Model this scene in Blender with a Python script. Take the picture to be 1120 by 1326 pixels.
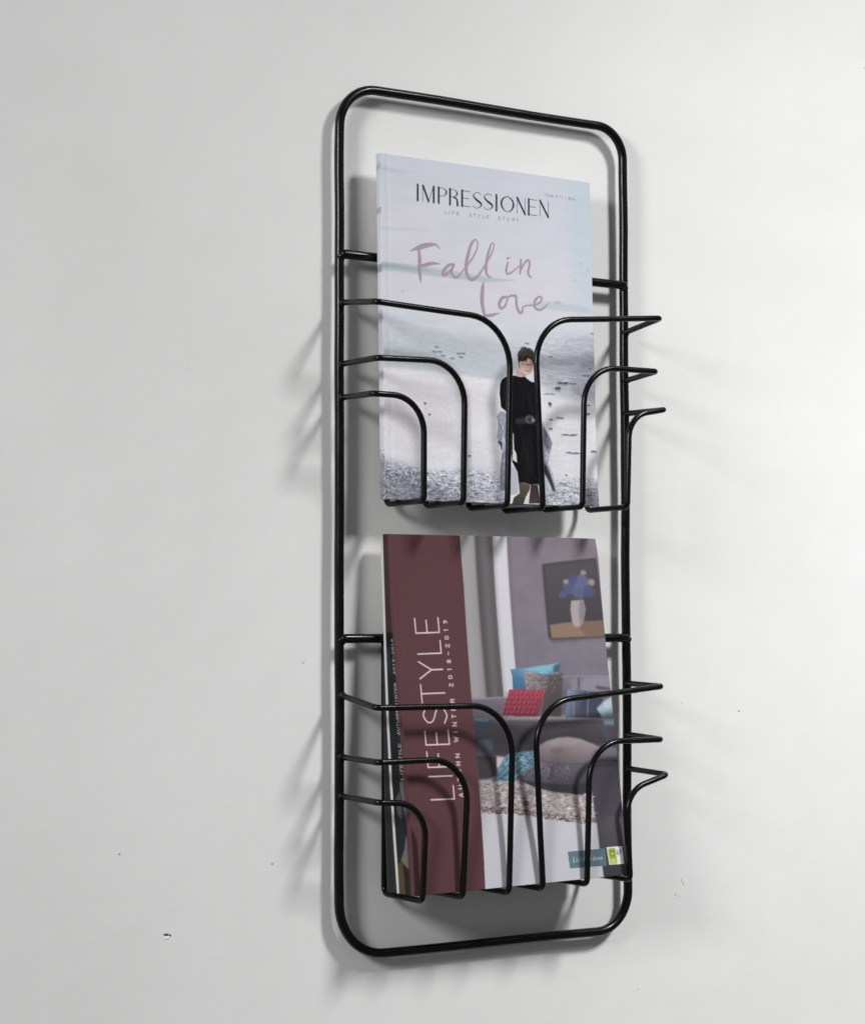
import bpy, bmesh, math, random
import numpy as np
from mathutils import Vector, Matrix

# ------------------------------------------------------------------ clearing
for o in list(bpy.data.objects): bpy.data.objects.remove(o, do_unlink=True)
scene = bpy.context.scene
COL = scene.collection

# ------------------------------------------------------------------ camera
cam_data = bpy.data.cameras.new("camera")
cam_data.sensor_fit = 'HORIZONTAL'; cam_data.sensor_width = 36.0
cam_data.lens = 36.0 * 2737.9 / 1120.0
cam_data.clip_start = 0.01; cam_data.clip_end = 50.0
cam = bpy.data.objects.new("camera", cam_data); COL.objects.link(cam)
CAM_POS = Vector((-1.00293, -1.46924, -0.08848))
YAW, PITCH, ROLL = 0.57618, 0.05427, -0.00225
fwd = Vector((math.sin(YAW) * math.cos(PITCH), math.cos(YAW) * math.cos(PITCH), math.sin(PITCH)))
rgt = Vector((math.cos(YAW), -math.sin(YAW), 0.0)); upv = rgt.cross(fwd)
r2 = rgt * math.cos(ROLL) + upv * math.sin(ROLL); u2 = upv * math.cos(ROLL) - rgt * math.sin(ROLL)
m = Matrix((r2, u2, -fwd)).transposed().to_4x4(); m.translation = CAM_POS
cam.matrix_world = m
scene.camera = cam

# ------------------------------------------------------------------ light: the room's soft light and two lamps
world = bpy.data.worlds.new("World"); scene.world = world; world.use_nodes = True
bg = world.node_tree.nodes["Background"]
bg.inputs[0].default_value = (0.97, 0.98, 1.0, 1); bg.inputs[1].default_value = 0.135
def lamp(name, pos, aim, size, watts, colour):
    d = bpy.data.lights.new(name, 'AREA'); d.shape = 'DISK'; d.size = size; d.energy = watts; d.color = colour
    o = bpy.data.objects.new(name, d); COL.objects.link(o)
    o.location = pos; o.rotation_euler = (Vector(aim) - Vector(pos)).to_track_quat('-Z', 'Y').to_euler()
    return o
key = lamp("key_lamp", (0.98, -1.75, 1.70), (0.52, 0, -0.40), 0.50, 9.2, (1.0, 0.997, 0.99))
key.data.spread = math.radians(60)
fill = lamp("fill_lamp", (-2.10, -1.03, 0.72), (-0.05, 0, 0), 0.52, 32.0, (1.0, 0.993, 0.985))
vs = scene.view_settings
vs.view_transform = 'Standard'; vs.look = 'None'; vs.exposure = 0.0; vs.gamma = 1.0; vs.use_curve_mapping = False

# ------------------------------------------------------------------ helpers
def link_mesh(name, verts, faces, mat, parent=None, smooth=False):
    me = bpy.data.meshes.new(name); me.from_pydata([tuple(map(float, v)) for v in verts], [], faces)
    me.update()
    o = bpy.data.objects.new(name, me); COL.objects.link(o)
    me.materials.append(mat)
    if smooth: me.polygons.foreach_set('use_smooth', [True] * len(me.polygons))
    if parent: o.parent = parent
    return o
def thing(name, label, cat):
    o = bpy.data.objects.new(name, None); COL.objects.link(o); o.empty_display_size = 0.02
    o['label'] = label; o['category'] = cat
    return o
def fillet(points, radii, n=8, closed=False):
    """polyline with rounded corners"""
    P = [Vector(q) for q in points]; out = []; N = len(P)
    for i, q in enumerate(P):
        r = radii[i]
        if (not closed and i in (0, N - 1)) or r <= 0: out.append(q.copy()); continue
        a = (P[i - 1] - q); b = (P[(i + 1) % N] - q); la, lb = a.length, b.length; a.normalize(); b.normalize()
        ang = a.angle(b); t = min(r / math.tan(ang / 2), la * 0.499 if r < .02 else la * .9, lb * 0.499 if r < .02 else lb * .9); rr = t * math.tan(ang / 2)
        c = q + (a + b).normalized() * (rr / math.sin(ang / 2))
        s = q + a * t - c; e = q + b * t - c; tot = s.angle(e); ax = s.cross(e).normalized()
        for k in range(n + 1): out.append(c + Matrix.Rotation(tot * k / n, 3, ax) @ s)
    return out
def subdivide(path, step, closed=False):
    out = []
    N = len(path)
    for i in range(N if closed else N - 1):
        a, b = path[i], path[(i + 1) % N]; k = max(1, int((b - a).length / step))
        for j in range(k): out.append(a.lerp(b, j / k))
    if not closed: out.append(path[-1])
    return out
def tube(name, path, radius, mat, parent, closed=False, segs=14, wob=0.0, seed=0):
    """round bar swept along a path, hemispherical ends, with a hand-bent waver"""
    rng = random.Random(seed)
    path = subdivide(path, 0.02, closed)
    if wob:
        ph = [rng.uniform(0, 6.28) for _ in range(6)]; L = 0.0; prev = path[0]; q = []
        for v in path:
            L += (v - prev).length; prev = v
            w = Vector((math.sin(L * 31 + ph[0]) + .5 * math.sin(L * 77 + ph[1]), math.sin(L * 27 + ph[2]) + .5 * math.sin(L * 69 + ph[3]), math.sin(L * 33 + ph[4])))
            q.append(v + w * wob)
        path = q
    N = len(path); verts = []; faces = []
    T = []
    for i in range(N):
        a = path[i - 1] if (closed or i > 0) else path[i]; b = path[(i + 1) % N] if (closed or i < N - 1) else path[i]
        T.append((b - a).normalized())
    nrm = Vector((0.3, 0.5, 0.81)); nrm = (nrm - T[0] * nrm.dot(T[0])).normalized()
    rings = []
    def ring(c, t, n, r):
        b = t.cross(n); k0 = len(verts)
        for s in range(segs):
            a = 2 * math.pi * s / segs; verts.append(c + (n * math.cos(a) + b * math.sin(a)) * r)
        rings.append(k0)
    for i in range(N):
        nrm = (nrm - T[i] * nrm.dot(T[i])).normalized()
        if i == 0 and not closed:
            for a in (80, 55, 28): ring(path[0] - T[0] * radius * math.sin(math.radians(a)), T[0], nrm, radius * math.cos(math.radians(a)))
        ring(path[i], T[i], nrm, radius)
        if i == N - 1 and not closed:
            for a in (28, 55, 80): ring(path[i] + T[i] * radius * math.sin(math.radians(a)), T[i], nrm, radius * math.cos(math.radians(a)))
    for i in range(len(rings) - 1):
        a, b = rings[i], rings[i + 1]
        for s in range(segs): faces.append((a + s, a + (s + 1) % segs, b + (s + 1) % segs, b + s))
    if closed:                                          # close the loop, matching the twist
        a, b = rings[-1], rings[0]
        best = min(range(segs), key=lambda k: (verts[a] - verts[b + k]).length)
        for s in range(segs): faces.append((a + s, a + (s + 1) % segs, b + (s + 1 + best) % segs, b + (s + best) % segs))
    else:
        faces.append(tuple(range(rings[0] + segs - 1, rings[0] - 1, -1))); faces.append(tuple(range(rings[-1], rings[-1] + segs)))
    return link_mesh(name, verts, faces, mat, parent, True)

# ------------------------------------------------------------------ materials
def mat_nodes(name):
    mt = bpy.data.materials.new(name); mt.use_nodes = True
    nt = mt.node_tree; return mt, nt, nt.nodes["Principled BSDF"]
def node(nt, kind, **kw):
    n = nt.nodes.new(kind)
    for k, v in kw.items():
        if k in n.inputs: n.inputs[k].default_value = v
        else: setattr(n, k, v)
    return n
def ramp(nt, stops):
    n = nt.nodes.new('ShaderNodeValToRGB'); el = n.color_ramp.elements
    while len(el) < len(stops): el.new(0.5)
    for e, (p, c) in zip(el, stops): e.position = p; e.color = c if len(c) == 4 else (*c, 1)
    return n
def wall_material():
    mt, nt, b = mat_nodes("white_wall_paint")
    tc = node(nt, 'ShaderNodeTexCoord')
    big = node(nt, 'ShaderNodeTexNoise', **{'Scale': 3.2, 'Detail': 4.0, 'Roughness': 0.55}); nt.links.new(tc.outputs['Object'], big.inputs['Vector'])
    r1 = ramp(nt, [(0.3, (0.778, 0.776, 0.773)), (0.7, (0.842, 0.842, 0.841))]); nt.links.new(big.outputs['Fac'], r1.inputs['Fac'])
    # sparse scuffs
    sc = node(nt, 'ShaderNodeTexNoise', **{'Scale': 34.0, 'Detail': 5.0, 'Roughness': 0.6}); nt.links.new(tc.outputs['Object'], sc.inputs['Vector'])
    r2 = ramp(nt, [(0.66, (0, 0, 0)), (0.80, (1, 1, 1))]); nt.links.new(sc.outputs['Fac'], r2.inputs['Fac'])
    mul = node(nt, 'ShaderNodeMath', operation='MULTIPLY'); mul.inputs[1].default_value = 0.10; nt.links.new(r2.outputs['Color'], mul.inputs[0])
    mx = node(nt, 'ShaderNodeMix', data_type='RGBA'); nt.links.new(mul.outputs[0], mx.inputs[0]); nt.links.new(r1.outputs['Color'], mx.inputs[6]); mx.inputs[7].default_value = (0.62, 0.60, 0.58, 1)
    nt.links.new(mx.outputs[2], b.inputs['Base Color'])
    b.inputs['Roughness'].default_value = 0.62; b.inputs['Specular IOR Level'].default_value = 0.35
    # rolled paint grain over an unevenly plastered wall
    g = node(nt, 'ShaderNodeTexNoise', **{'Scale': 330.0, 'Detail': 4.0}); nt.links.new(tc.outputs['Object'], g.inputs['Vector'])
    w = node(nt, 'ShaderNodeTexNoise', **{'Scale': 7.0, 'Detail': 3.0, 'Roughness': 0.5}); nt.links.new(tc.outputs['Object'], w.inputs['Vector'])
    b1 = node(nt, 'ShaderNodeBump', **{'Strength': 0.14, 'Distance': 0.001}); nt.links.new(g.outputs['Fac'], b1.inputs['Height'])
    b2 = node(nt, 'ShaderNodeBump', **{'Strength': 0.20, 'Distance': 0.010}); nt.links.new(w.outputs['Fac'], b2.inputs['Height']); nt.links.new(b1.outputs[0], b2.inputs['Normal'])
    nt.links.new(b2.outputs[0], b.inputs['Normal'])
    return mt
def black_metal():
    mt, nt, b = mat_nodes("black_powder_coat")
    tc = node(nt, 'ShaderNodeTexCoord')
    n = node(nt, 'ShaderNodeTexNoise', **{'Scale': 900.0, 'Detail': 2.0}); nt.links.new(tc.outputs['Object'], n.inputs['Vector'])
    bp = node(nt, 'ShaderNodeBump', **{'Strength': 0.12, 'Distance': 0.0004}); nt.links.new(n.outputs['Fac'], bp.inputs['Height']); nt.links.new(bp.outputs[0], b.inputs['Normal'])
    n2 = node(nt, 'ShaderNodeTexNoise', **{'Scale': 60.0, 'Detail': 3.0}); nt.links.new(tc.outputs['Object'], n2.inputs['Vector'])
    r = ramp(nt, [(0.3, (0.18,) * 3), (0.7, (0.30,) * 3)]); nt.links.new(n2.outputs['Fac'], r.inputs['Fac']); nt.links.new(r.outputs['Color'], b.inputs['Roughness'])
    b.inputs['Base Color'].default_value = (0.0028, 0.0028, 0.003, 1); b.inputs['Specular IOR Level'].default_value = 0.28
    return mt
def print_material(name, gain, rough):
    mt, nt, b = mat_nodes(name)
    at = node(nt, 'ShaderNodeAttribute', attribute_name='print')
    mu = node(nt, 'ShaderNodeVectorMath', operation='MULTIPLY'); mu.inputs[1].default_value = gain; nt.links.new(at.outputs['Color'], mu.inputs[0])
    nt.links.new(mu.outputs[0], b.inputs['Base Color'])
    tc = node(nt, 'ShaderNodeTexCoord'); n = node(nt, 'ShaderNodeTexNoise', **{'Scale': 25.0, 'Detail': 2.0}); nt.links.new(tc.outputs['Object'], n.inputs['Vector'])
    bp = node(nt, 'ShaderNodeBump', **{'Strength': 0.10, 'Distance': 0.002}); nt.links.new(n.outputs['Fac'], bp.inputs['Height']); nt.links.new(bp.outputs[0], b.inputs['Normal'])
    b.inputs['Roughness'].default_value = rough; b.inputs['Specular IOR Level'].default_value = 0.14
    return mt
def paper_edge(name, c0, c1):
    """the cut edges of a block of pages: fine lines through the thickness"""
    mt, nt, b = mat_nodes(name)
    tc = node(nt, 'ShaderNodeTexCoord'); mp = node(nt, 'ShaderNodeMapping'); mp.inputs['Scale'].default_value = (3.0, 2600.0, 3.0)
    nt.links.new(tc.outputs['Object'], mp.inputs['Vector'])
    n = node(nt, 'ShaderNodeTexNoise', **{'Scale': 1.0, 'Detail': 2.0}); nt.links.new(mp.outputs[0], n.inputs['Vector'])
    r = ramp(nt, [(0.35, c0), (0.6, c1)]); nt.links.new(n.outputs['Fac'], r.inputs['Fac']); nt.links.new(r.outputs['Color'], b.inputs['Base Color'])
    b.inputs['Roughness'].default_value = 0.7
    return mt
def plain(name, col, rough=0.5, var=0.12):
    mt, nt, b = mat_nodes(name)
    tc = node(nt, 'ShaderNodeTexCoord'); n = node(nt, 'ShaderNodeTexNoise', **{'Scale': 45.0, 'Detail': 4.0}); nt.links.new(tc.outputs['Object'], n.inputs['Vector'])
    r = ramp(nt, [(0.25, tuple(c * (1 - var) for c in col)), (0.75, tuple(min(1, c * (1 + var)) for c in col))]); nt.links.new(n.outputs['Fac'], r.inputs['Fac'])
    nt.links.new(r.outputs['Color'], b.inputs['Base Color']); b.inputs['Roughness'].default_value = rough
    return mt
MAT_WALL = wall_material(); MAT_BLACK = black_metal()
MAT_PAGES = paper_edge("page_edges", (0.42, 0.41, 0.40), (0.72, 0.71, 0.69))
MAT_CHARCOAL = plain("charcoal_cover", (0.018, 0.019, 0.020), 0.4)
MAT_WHITEPAPER = plain("white_paper", (0.70, 0.70, 0.68), 0.55, 0.05)

# ------------------------------------------------------------------ the wall
wall = link_mesh("wall", [(-4, 0, -3), (4, 0, -3), (4, 0, 3), (-4, 0, 3), (-4, 0.12, -3), (4, 0.12, -3), (4, 0.12, 3), (-4, 0.12, 3)],
    [(0, 1, 2, 3), (5, 4, 7, 6), (4, 0, 3, 7), (1, 5, 6, 2), (3, 2, 6, 7), (4, 5, 1, 0)], MAT_WALL)
wall['kind'] = 'structure'; wall.location.y = -0.002
MAT_CHIP_DARK = plain("chipped_plaster", (0.10, 0.095, 0.09), 0.8, 0.4)
MAT_CHIP_GREY = plain("grey_scuff", (0.40, 0.39, 0.38), 0.8, 0.2)
MAT_STAIN = plain("faint_pink_stain", (0.80, 0.765, 0.755), 0.65, 0.02)
MAT_CHIP_WHITE = plain("raised_paint_lip", (0.86, 0.86, 0.85), 0.6, 0.04)
def flake(x, z, w, h, mat, seed, ang=0.0, lift=0.0004):
    """an irregular low mound standing just proud of the wall"""
    rng = random.Random(seed); n = 10; v = [(x, -lift, z)]; ca, sa = math.cos(ang), math.sin(ang)
    for ringr, dep in ((0.6, -lift * 0.9), (1.0, 0.0002)):
        for k in range(n):
            a = 2 * math.pi * k / n; r = ringr * (0.75 + 0.5 * rng.random()); px, pz = math.cos(a) * w / 2 * r, math.sin(a) * h / 2 * r
            v.append((x + px * ca - pz * sa, dep, z + px * sa + pz * ca))
    f = [(0, 1 + k, 1 + (k + 1) % n) for k in range(n)]
    for k in range(n): f.append((1 + k, 1 + n + k, 1 + n + (k + 1) % n, 1 + (k + 1) % n))
    return link_mesh("paint_chip", v, f, mat, wall, True)
for i, (x, z, w, h, mt, ang) in enumerate((
    (-0.2912, -0.3215, .0060, .0022, MAT_CHIP_DARK, -.15), (-0.2880, -0.3222, .0024, .0018, MAT_CHIP_DARK, -.7), (-0.2908, -0.3240, .0062, .0030, MAT_CHIP_WHITE, -.1),
    (-0.3303, -0.2583, .0026, .0026, MAT_CHIP_GREY, 0), (-0.3312, -0.2580, .0008, .0034, MAT_CHIP_WHITE, 0), (-0.1999, -0.2739, .0028, .0026, MAT_CHIP_GREY, .4),
    (-0.1724, -0.1166, .0022, .0018, MAT_CHIP_GREY, .3), (-0.1705, -0.1150, .0012, .0010, MAT_CHIP_GREY, 0),
    (0.2135, -0.3145, .0012, .0058, MAT_CHIP_GREY, .15), (0.2152, -0.3172, .0010, .0050, MAT_CHIP_GREY, .6), (0.2060, -0.3262, .0024, .0024, MAT_CHIP_GREY, 0), (0.2098, -0.3278, .0034, .0012, MAT_CHIP_GREY, -.3),
    (0.2145, -0.1567, .0010, .0026, MAT_CHIP_GREY, 0), (0.2824, -0.1658, .0032, .0026, MAT_CHIP_GREY, .2), (0.4520, 0.4517, .0050, .0024, MAT_CHIP_GREY, -.4),
    (-0.2761, 0.1129, .0060, .0075, MAT_STAIN, .3), (0.1719, 0.1645, .0040, .0040, MAT_STAIN, 0),
    (0.163, -0.405, .002, .0018, MAT_CHIP_GREY, 0))):
    flake(x, z, w, h, mt, 100 + i, ang, {'faint_pink_stain': 0.00006, 'grey_scuff': 0.00012}.get(mt.name, 0.0004))

# ------------------------------------------------------------------ the rack
rack = thing("magazine_rack", "black metal wire rack with two baskets hanging on the white wall", "magazine rack")
W2, H2, FY = 0.145, 0.35, -0.012          # half size and plane of the outer frame
FRONT, BACK, BAR = -0.068, -0.0115, -0.0150
frame_path = fillet([(-W2, FY, H2), (W2, FY, H2), (W2, FY, -H2), (-W2, FY, -H2)], [0.034, 0.028, 0.034, 0.041], 12, True)
tube("frame", frame_path, 0.0039, MAT_BLACK, rack, True, 18, 0.00025, 3)
for z in (0.2112, -0.0981):
    tube("crossbar", [Vector((-W2 + 0.0025, BAR, z + 0.0005)), Vector((W2 - 0.0030, BAR, z - 0.0005))], 0.0038, MAT_BLACK, rack, False, 16, 0.0001, 5)
WR = 0.0025
# (height on the frame, elbow x z, arch corner x z, foot x z, arch radius)
LEFT = {'upper': ((.1723, (-.1447, .1660), (-.0163, .1608), (-.0201, .0098), .040), (.1223, (-.1433, .1218), (-.0611, .1242), (-.0630, .0108), .033), (.0955, (-.1476, .0936), (-.1003, .0933), (-.1005, .0110), .029)),
        'lower': ((-.1426, (-.1450, -.1512), (-.0148, -.1517), (-.0202, -.3019), .040), (-.1916, (-.1429, -.1935), (-.0586, -.1930), (-.0649, -.3024), .033), (-.2227, (-.1429, -.2244), (-.0989, -.2271), (-.1027, -.3027), .027))}
RIGHT = {'upper': ((.1687, (.1413, .1750), (.0078, .1633), (.0154, .0085), .038), (.1263, (.1357, .1288), (.0591, .1284), (.0558, .0108), .033), (.0977, (.1456, .0969), (.1061, .0895), (.1029, .0118), .024)),
         'lower': ((-.1381, (.1397, -.1394), (.0059, -.1509), (.0135, -.3010), .038), (-.1823, (.1384, -.1843), (.0623, -.1839), (.0582, -.3005), .033), (-.2117, (.1440, -.2138), (.1003, -.2260), (.1033, -.2998), .024))}
k = 0
for side, table, sx in (('l', LEFT, -1), ('r', RIGHT, 1)):
    for basket, zbar in (('upper', 0.2112), ('lower', -0.0981)):
        for zf, el, co, ft, rad in table[basket]:
            k += 1
            pts = [(sx * (W2 - 0.001), FY, zf), (el[0], FRONT, el[1]), (co[0], FRONT, co[1]), (ft[0], FRONT, ft[1]), (ft[0], BACK, ft[1]), (ft[0], BACK, zbar + 0.002)]
            tube("basket_wire", fillet(pts, [0, 0.0045, rad, 0.0045, 0.006, 0], 10), WR, MAT_BLACK, rack, False, 12, 0.00012, 20 + k)
# weld beads where the wires and crossbars meet the frame
def bead_mesh():
    bm = bmesh.new(); bmesh.ops.create_icosphere(bm, subdivisions=2, radius=1.0)
    rng = random.Random(9)
    for v in bm.verts: v.co *= 1 + rng.uniform(-.12, .12)
    for f in bm.faces: f.smooth = True
    me = bpy.data.meshes.new("weld_bead"); bm.to_mesh(me); bm.free(); me.materials.append(MAT_BLACK); return me
BEAD = bead_mesh()
def bead(x, y, z, s):
    o = bpy.data.objects.new("weld_bead", BEAD); COL.objects.link(o); o.parent = rack
    o.location = (x, y, z); o.scale = s; o.rotation_euler = (x * 40, z * 90, z * 31)
for sx, table in ((-1, LEFT), (1, RIGHT)):
    for basket in ('upper', 'lower'):
        for zf, el, co, ft, rad in table[basket]: bead(sx * (W2 - 0.0004), FY - 0.0030, zf, (0.0034, 0.0030, 0.0036))
    for z in (0.2112, -0.0981): bead(sx * (W2 - 0.001), BAR + 0.0012, z - 0.0015, (0.0042, 0.0034, 0.0046))
for z in (0.2112, -0.0981):               # the brackets that hold the rack off the wall, behind the crossbars
    v = []; 
    for y in (0.0, BAR + 0.001):
        v += [(-0.012, y, z - 0.006), (0.012, y, z - 0.006), (0.012, y, z + 0.006), (-0.012, y, z + 0.006)]
    link_mesh("wall_bracket", v, [(0, 1, 2, 3), (7, 6, 5, 4), (0, 4, 5, 1), (1, 5, 6, 2), (2, 6, 7, 3), (3, 7, 4, 0)], MAT_BLACK, rack)

# ---------------------------------------------------------------- flat print
# The two covers are printed pictures: every element is drawn in millimetres
# from the cover's top-left corner into a colour grid that becomes the vertex
# colours of the cover sheet.
PRINT_STEP = 0.42            # mm between samples of the print
def to_linear(c):
    c = np.asarray(c, float) / 255.0
    return np.where(c <= 0.04045, c / 12.92, ((c + 0.055) / 1.055) ** 2.4)
def box_blur(m, r):
    for ax in (0, 1):
        n = m.shape[ax]; k = int(r)
        if k < 1: continue
        pad = [(0, 0), (0, 0)]; pad[ax] = (k + 1, k)
        c = np.cumsum(np.pad(m, pad, mode='edge'), axis=ax)
        hi = np.take(c, np.arange(2 * k + 1, 2 * k + 1 + n), axis=ax); lo = np.take(c, np.arange(0, n), axis=ax)
        m = (hi - lo) / (2 * k + 1)
    return m
class Canvas:
    def __init__(self, wmm, hmm, step=PRINT_STEP):
        self.step = step; self.w = int(round(wmm / step)) + 1; self.h = int(round(hmm / step)) + 1
        self.img = np.zeros((self.h, self.w, 3))
    def window(self, pts, pad):
        a = np.array([q[:2] for q in pts]); s = self.step
        x0 = max(0, int((a[:, 0].min() - pad) / s)); x1 = min(self.w, int((a[:, 0].max() + pad) / s) + 2)
        y0 = max(0, int((a[:, 1].min() - pad) / s)); y1 = min(self.h, int((a[:, 1].max() + pad) / s) + 2)
        return x0, x1, y0, y1
    def coverage(self, pts, blur):
        """antialiased mask of a polygon, softened by blur millimetres"""
        pad = blur * 2.2 + 1.0
        x0, x1, y0, y1 = self.window(pts, pad)
        if x1 <= x0 or y1 <= y0: return None
        s = self.step; ss = 3; kb = int(round(blur / s * 0.5)) if blur < 4 else int(round(blur / s * 0.8))
        k = (kb + 1) * 3 if kb else 0
        X0, X1, Y0, Y1 = x0 - k, x1 + k, y0 - k, y1 + k
        xs = (np.arange((X1 - X0) * ss) + 0.5) / ss + X0 - 0.5; ys = (np.arange((Y1 - Y0) * ss) + 0.5) / ss + Y0 - 0.5
        P = np.array(pts) / s; m = np.zeros((len(ys), len(xs)), bool)
        for (ax, ay), (bx, by) in zip(P, np.roll(P, -1, 0)):
            if ay == by: continue
            lo, hi = min(ay, by), max(ay, by)
            i0, i1 = np.searchsorted(ys, lo), np.searchsorted(ys, hi)
            if i1 <= i0: continue
            xi = ax + (ys[i0:i1] - ay) * (bx - ax) / (by - ay)
            m[i0:i1] ^= xs[None, :] >= xi[:, None]
        m = m.reshape(Y1 - Y0, ss, X1 - X0, ss).mean((1, 3))
        if kb:
            for _ in range(3): m = box_blur(m, kb)
            m = m[k:-k, k:-k]
        return x0, x1, y0, y1, m
    def mix(self, win, col, m):
        x0, x1, y0, y1 = win; d = self.img[y0:y1, x0:x1]
        d += (col - d) * m[..., None]
    def stroke(self, col, blur, a, smooth, pts):
        p = np.array(pts, float)
        if smooth and len(p) > 2:                       # Catmull-Rom through the points
            q = np.vstack([2 * p[0] - p[1], p, 2 * p[-1] - p[-2]]); o = []
            for i in range(1, len(q) - 2):
                for t in np.linspace(0, 1, 8, endpoint=False):
                    b0, b1, b2, b3 = q[i - 1:i + 3]
                    o.append(0.5 * (2 * b1 + (b2 - b0) * t + (2 * b0 - 5 * b1 + 4 * b2 - b3) * t * t + (3 * b1 - b0 - 3 * b2 + b3) * t ** 3))
            p = np.array(o + [p[-1]])
        win = self.window(p, p[:, 2].max() + blur + 1); x0, x1, y0, y1 = win
        if x1 <= x0 or y1 <= y0: return
        X, Y = np.meshgrid(np.arange(x0, x1) * self.step, np.arange(y0, y1) * self.step); best = np.full(X.shape, 1e9)
        for (ax, ay, aw), (bx, by, bw) in zip(p[:-1], p[1:]):
            L = max((bx - ax) ** 2 + (by - ay) ** 2, 1e-9)
            t = np.clip(((X - ax) * (bx - ax) + (Y - ay) * (by - ay)) / L, 0, 1)
            d = np.hypot(X - ax - t * (bx - ax), Y - ay - t * (by - ay)) - (aw + (bw - aw) * t) / 2
            best = np.minimum(best, d)
        e = blur * 0.5 + self.step * 0.5
        self.mix(win, np.array(col, float), np.clip(0.5 - best / (2 * e), 0, 1) * a)
    def run(self, art):
        for e in art:
            k = e[0]
            if k == 'P':
                _, col, blur, a, pts = e; r = self.coverage(pts, blur)
                if r: self.mix(r[:4], np.array(col, float), r[4] * a)
            elif k == 'G':
                _, c0, c1, (q0, q1), blur, a, pts = e; r = self.coverage(pts, blur)
                if not r: continue
                x0, x1, y0, y1, m = r
                X, Y = np.meshgrid(np.arange(x0, x1) * self.step, np.arange(y0, y1) * self.step)
                dx, dy = q1[0] - q0[0], q1[1] - q0[1]
                t = np.clip(((X - q0[0]) * dx + (Y - q0[1]) * dy) / (dx * dx + dy * dy), 0, 1)[..., None]
                self.mix((x0, x1, y0, y1), np.array(c0, float) * (1 - t) + np.array(c1, float) * t, m * a)
            elif k == 'S': self.stroke(e[1], e[2], e[3], e[4], e[5])
            elif k == 'N':
                _, amp, sx, sy, seed, blur, tint, pts = e; r = self.coverage(pts, blur)
                if not r: continue
                x0, x1, y0, y1, m = r; rng = np.random.default_rng(seed)
                n = rng.normal(size=m.shape) * 0.4; 
                for o, w in ((1.0, 1.0), (2.2, 0.8)):
                    q = rng.normal(size=m.shape)
                    q = np.array(q); kx, ky = int(max(1, sx * o / self.step)), int(max(1, sy * o / self.step))
                    for ax, kk in ((1, kx), (0, ky)):
                        for _ in range(2):
                            c = np.cumsum(np.pad(q, [(kk, 0), (0, 0)] if ax == 0 else [(0, 0), (kk, 0)], mode='wrap'), axis=ax)
                            q = (c[kk:] - c[:-kk]) if ax == 0 else (c[:, kk:] - c[:, :-kk])
                    n = n + w * q / max(q.std(), 1e-6)
                n = np.clip(n / 1.4, -2.2, 2.2)
                d = self.img[y0:y1, x0:x1]; d *= (1 + amp * 0.5 * n * m)[..., None]
            elif k == 'D':
                _, cnt, col, r0, r1, asp, seed, a, pts = e; rng = np.random.default_rng(seed)
                P = np.array(pts); lo, hi = P.min(0), P.max(0); done = 0; tries = 0
                while done < cnt and tries < cnt * 8:
                    tries += 1; x, y = lo + (hi - lo) * rng.random(2); ins = False
                    for (ax, ay), (bx, by) in zip(P, np.roll(P, -1, 0)):
                        if (ay > y) != (by > y) and x < ax + (y - ay) * (bx - ax) / (by - ay): ins = not ins
                    if not ins: continue
                    done += 1; r = r0 + (r1 - r0) * rng.random() ** 2; L = r * asp * (0.5 + rng.random()); t = rng.normal() * 0.35
                    j = 1 + 0.25 * rng.normal()
                    self.stroke(np.clip(np.array(col, float) * j, 0, 250), 0.3, a * (0.5 + 0.5 * rng.random()), 0,
                                [(x - L * np.cos(t), y - L * np.sin(t), r), (x + L * np.cos(t), y + L * np.sin(t), r * 0.6)])
        return np.clip(self.img, 0, 255)
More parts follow.
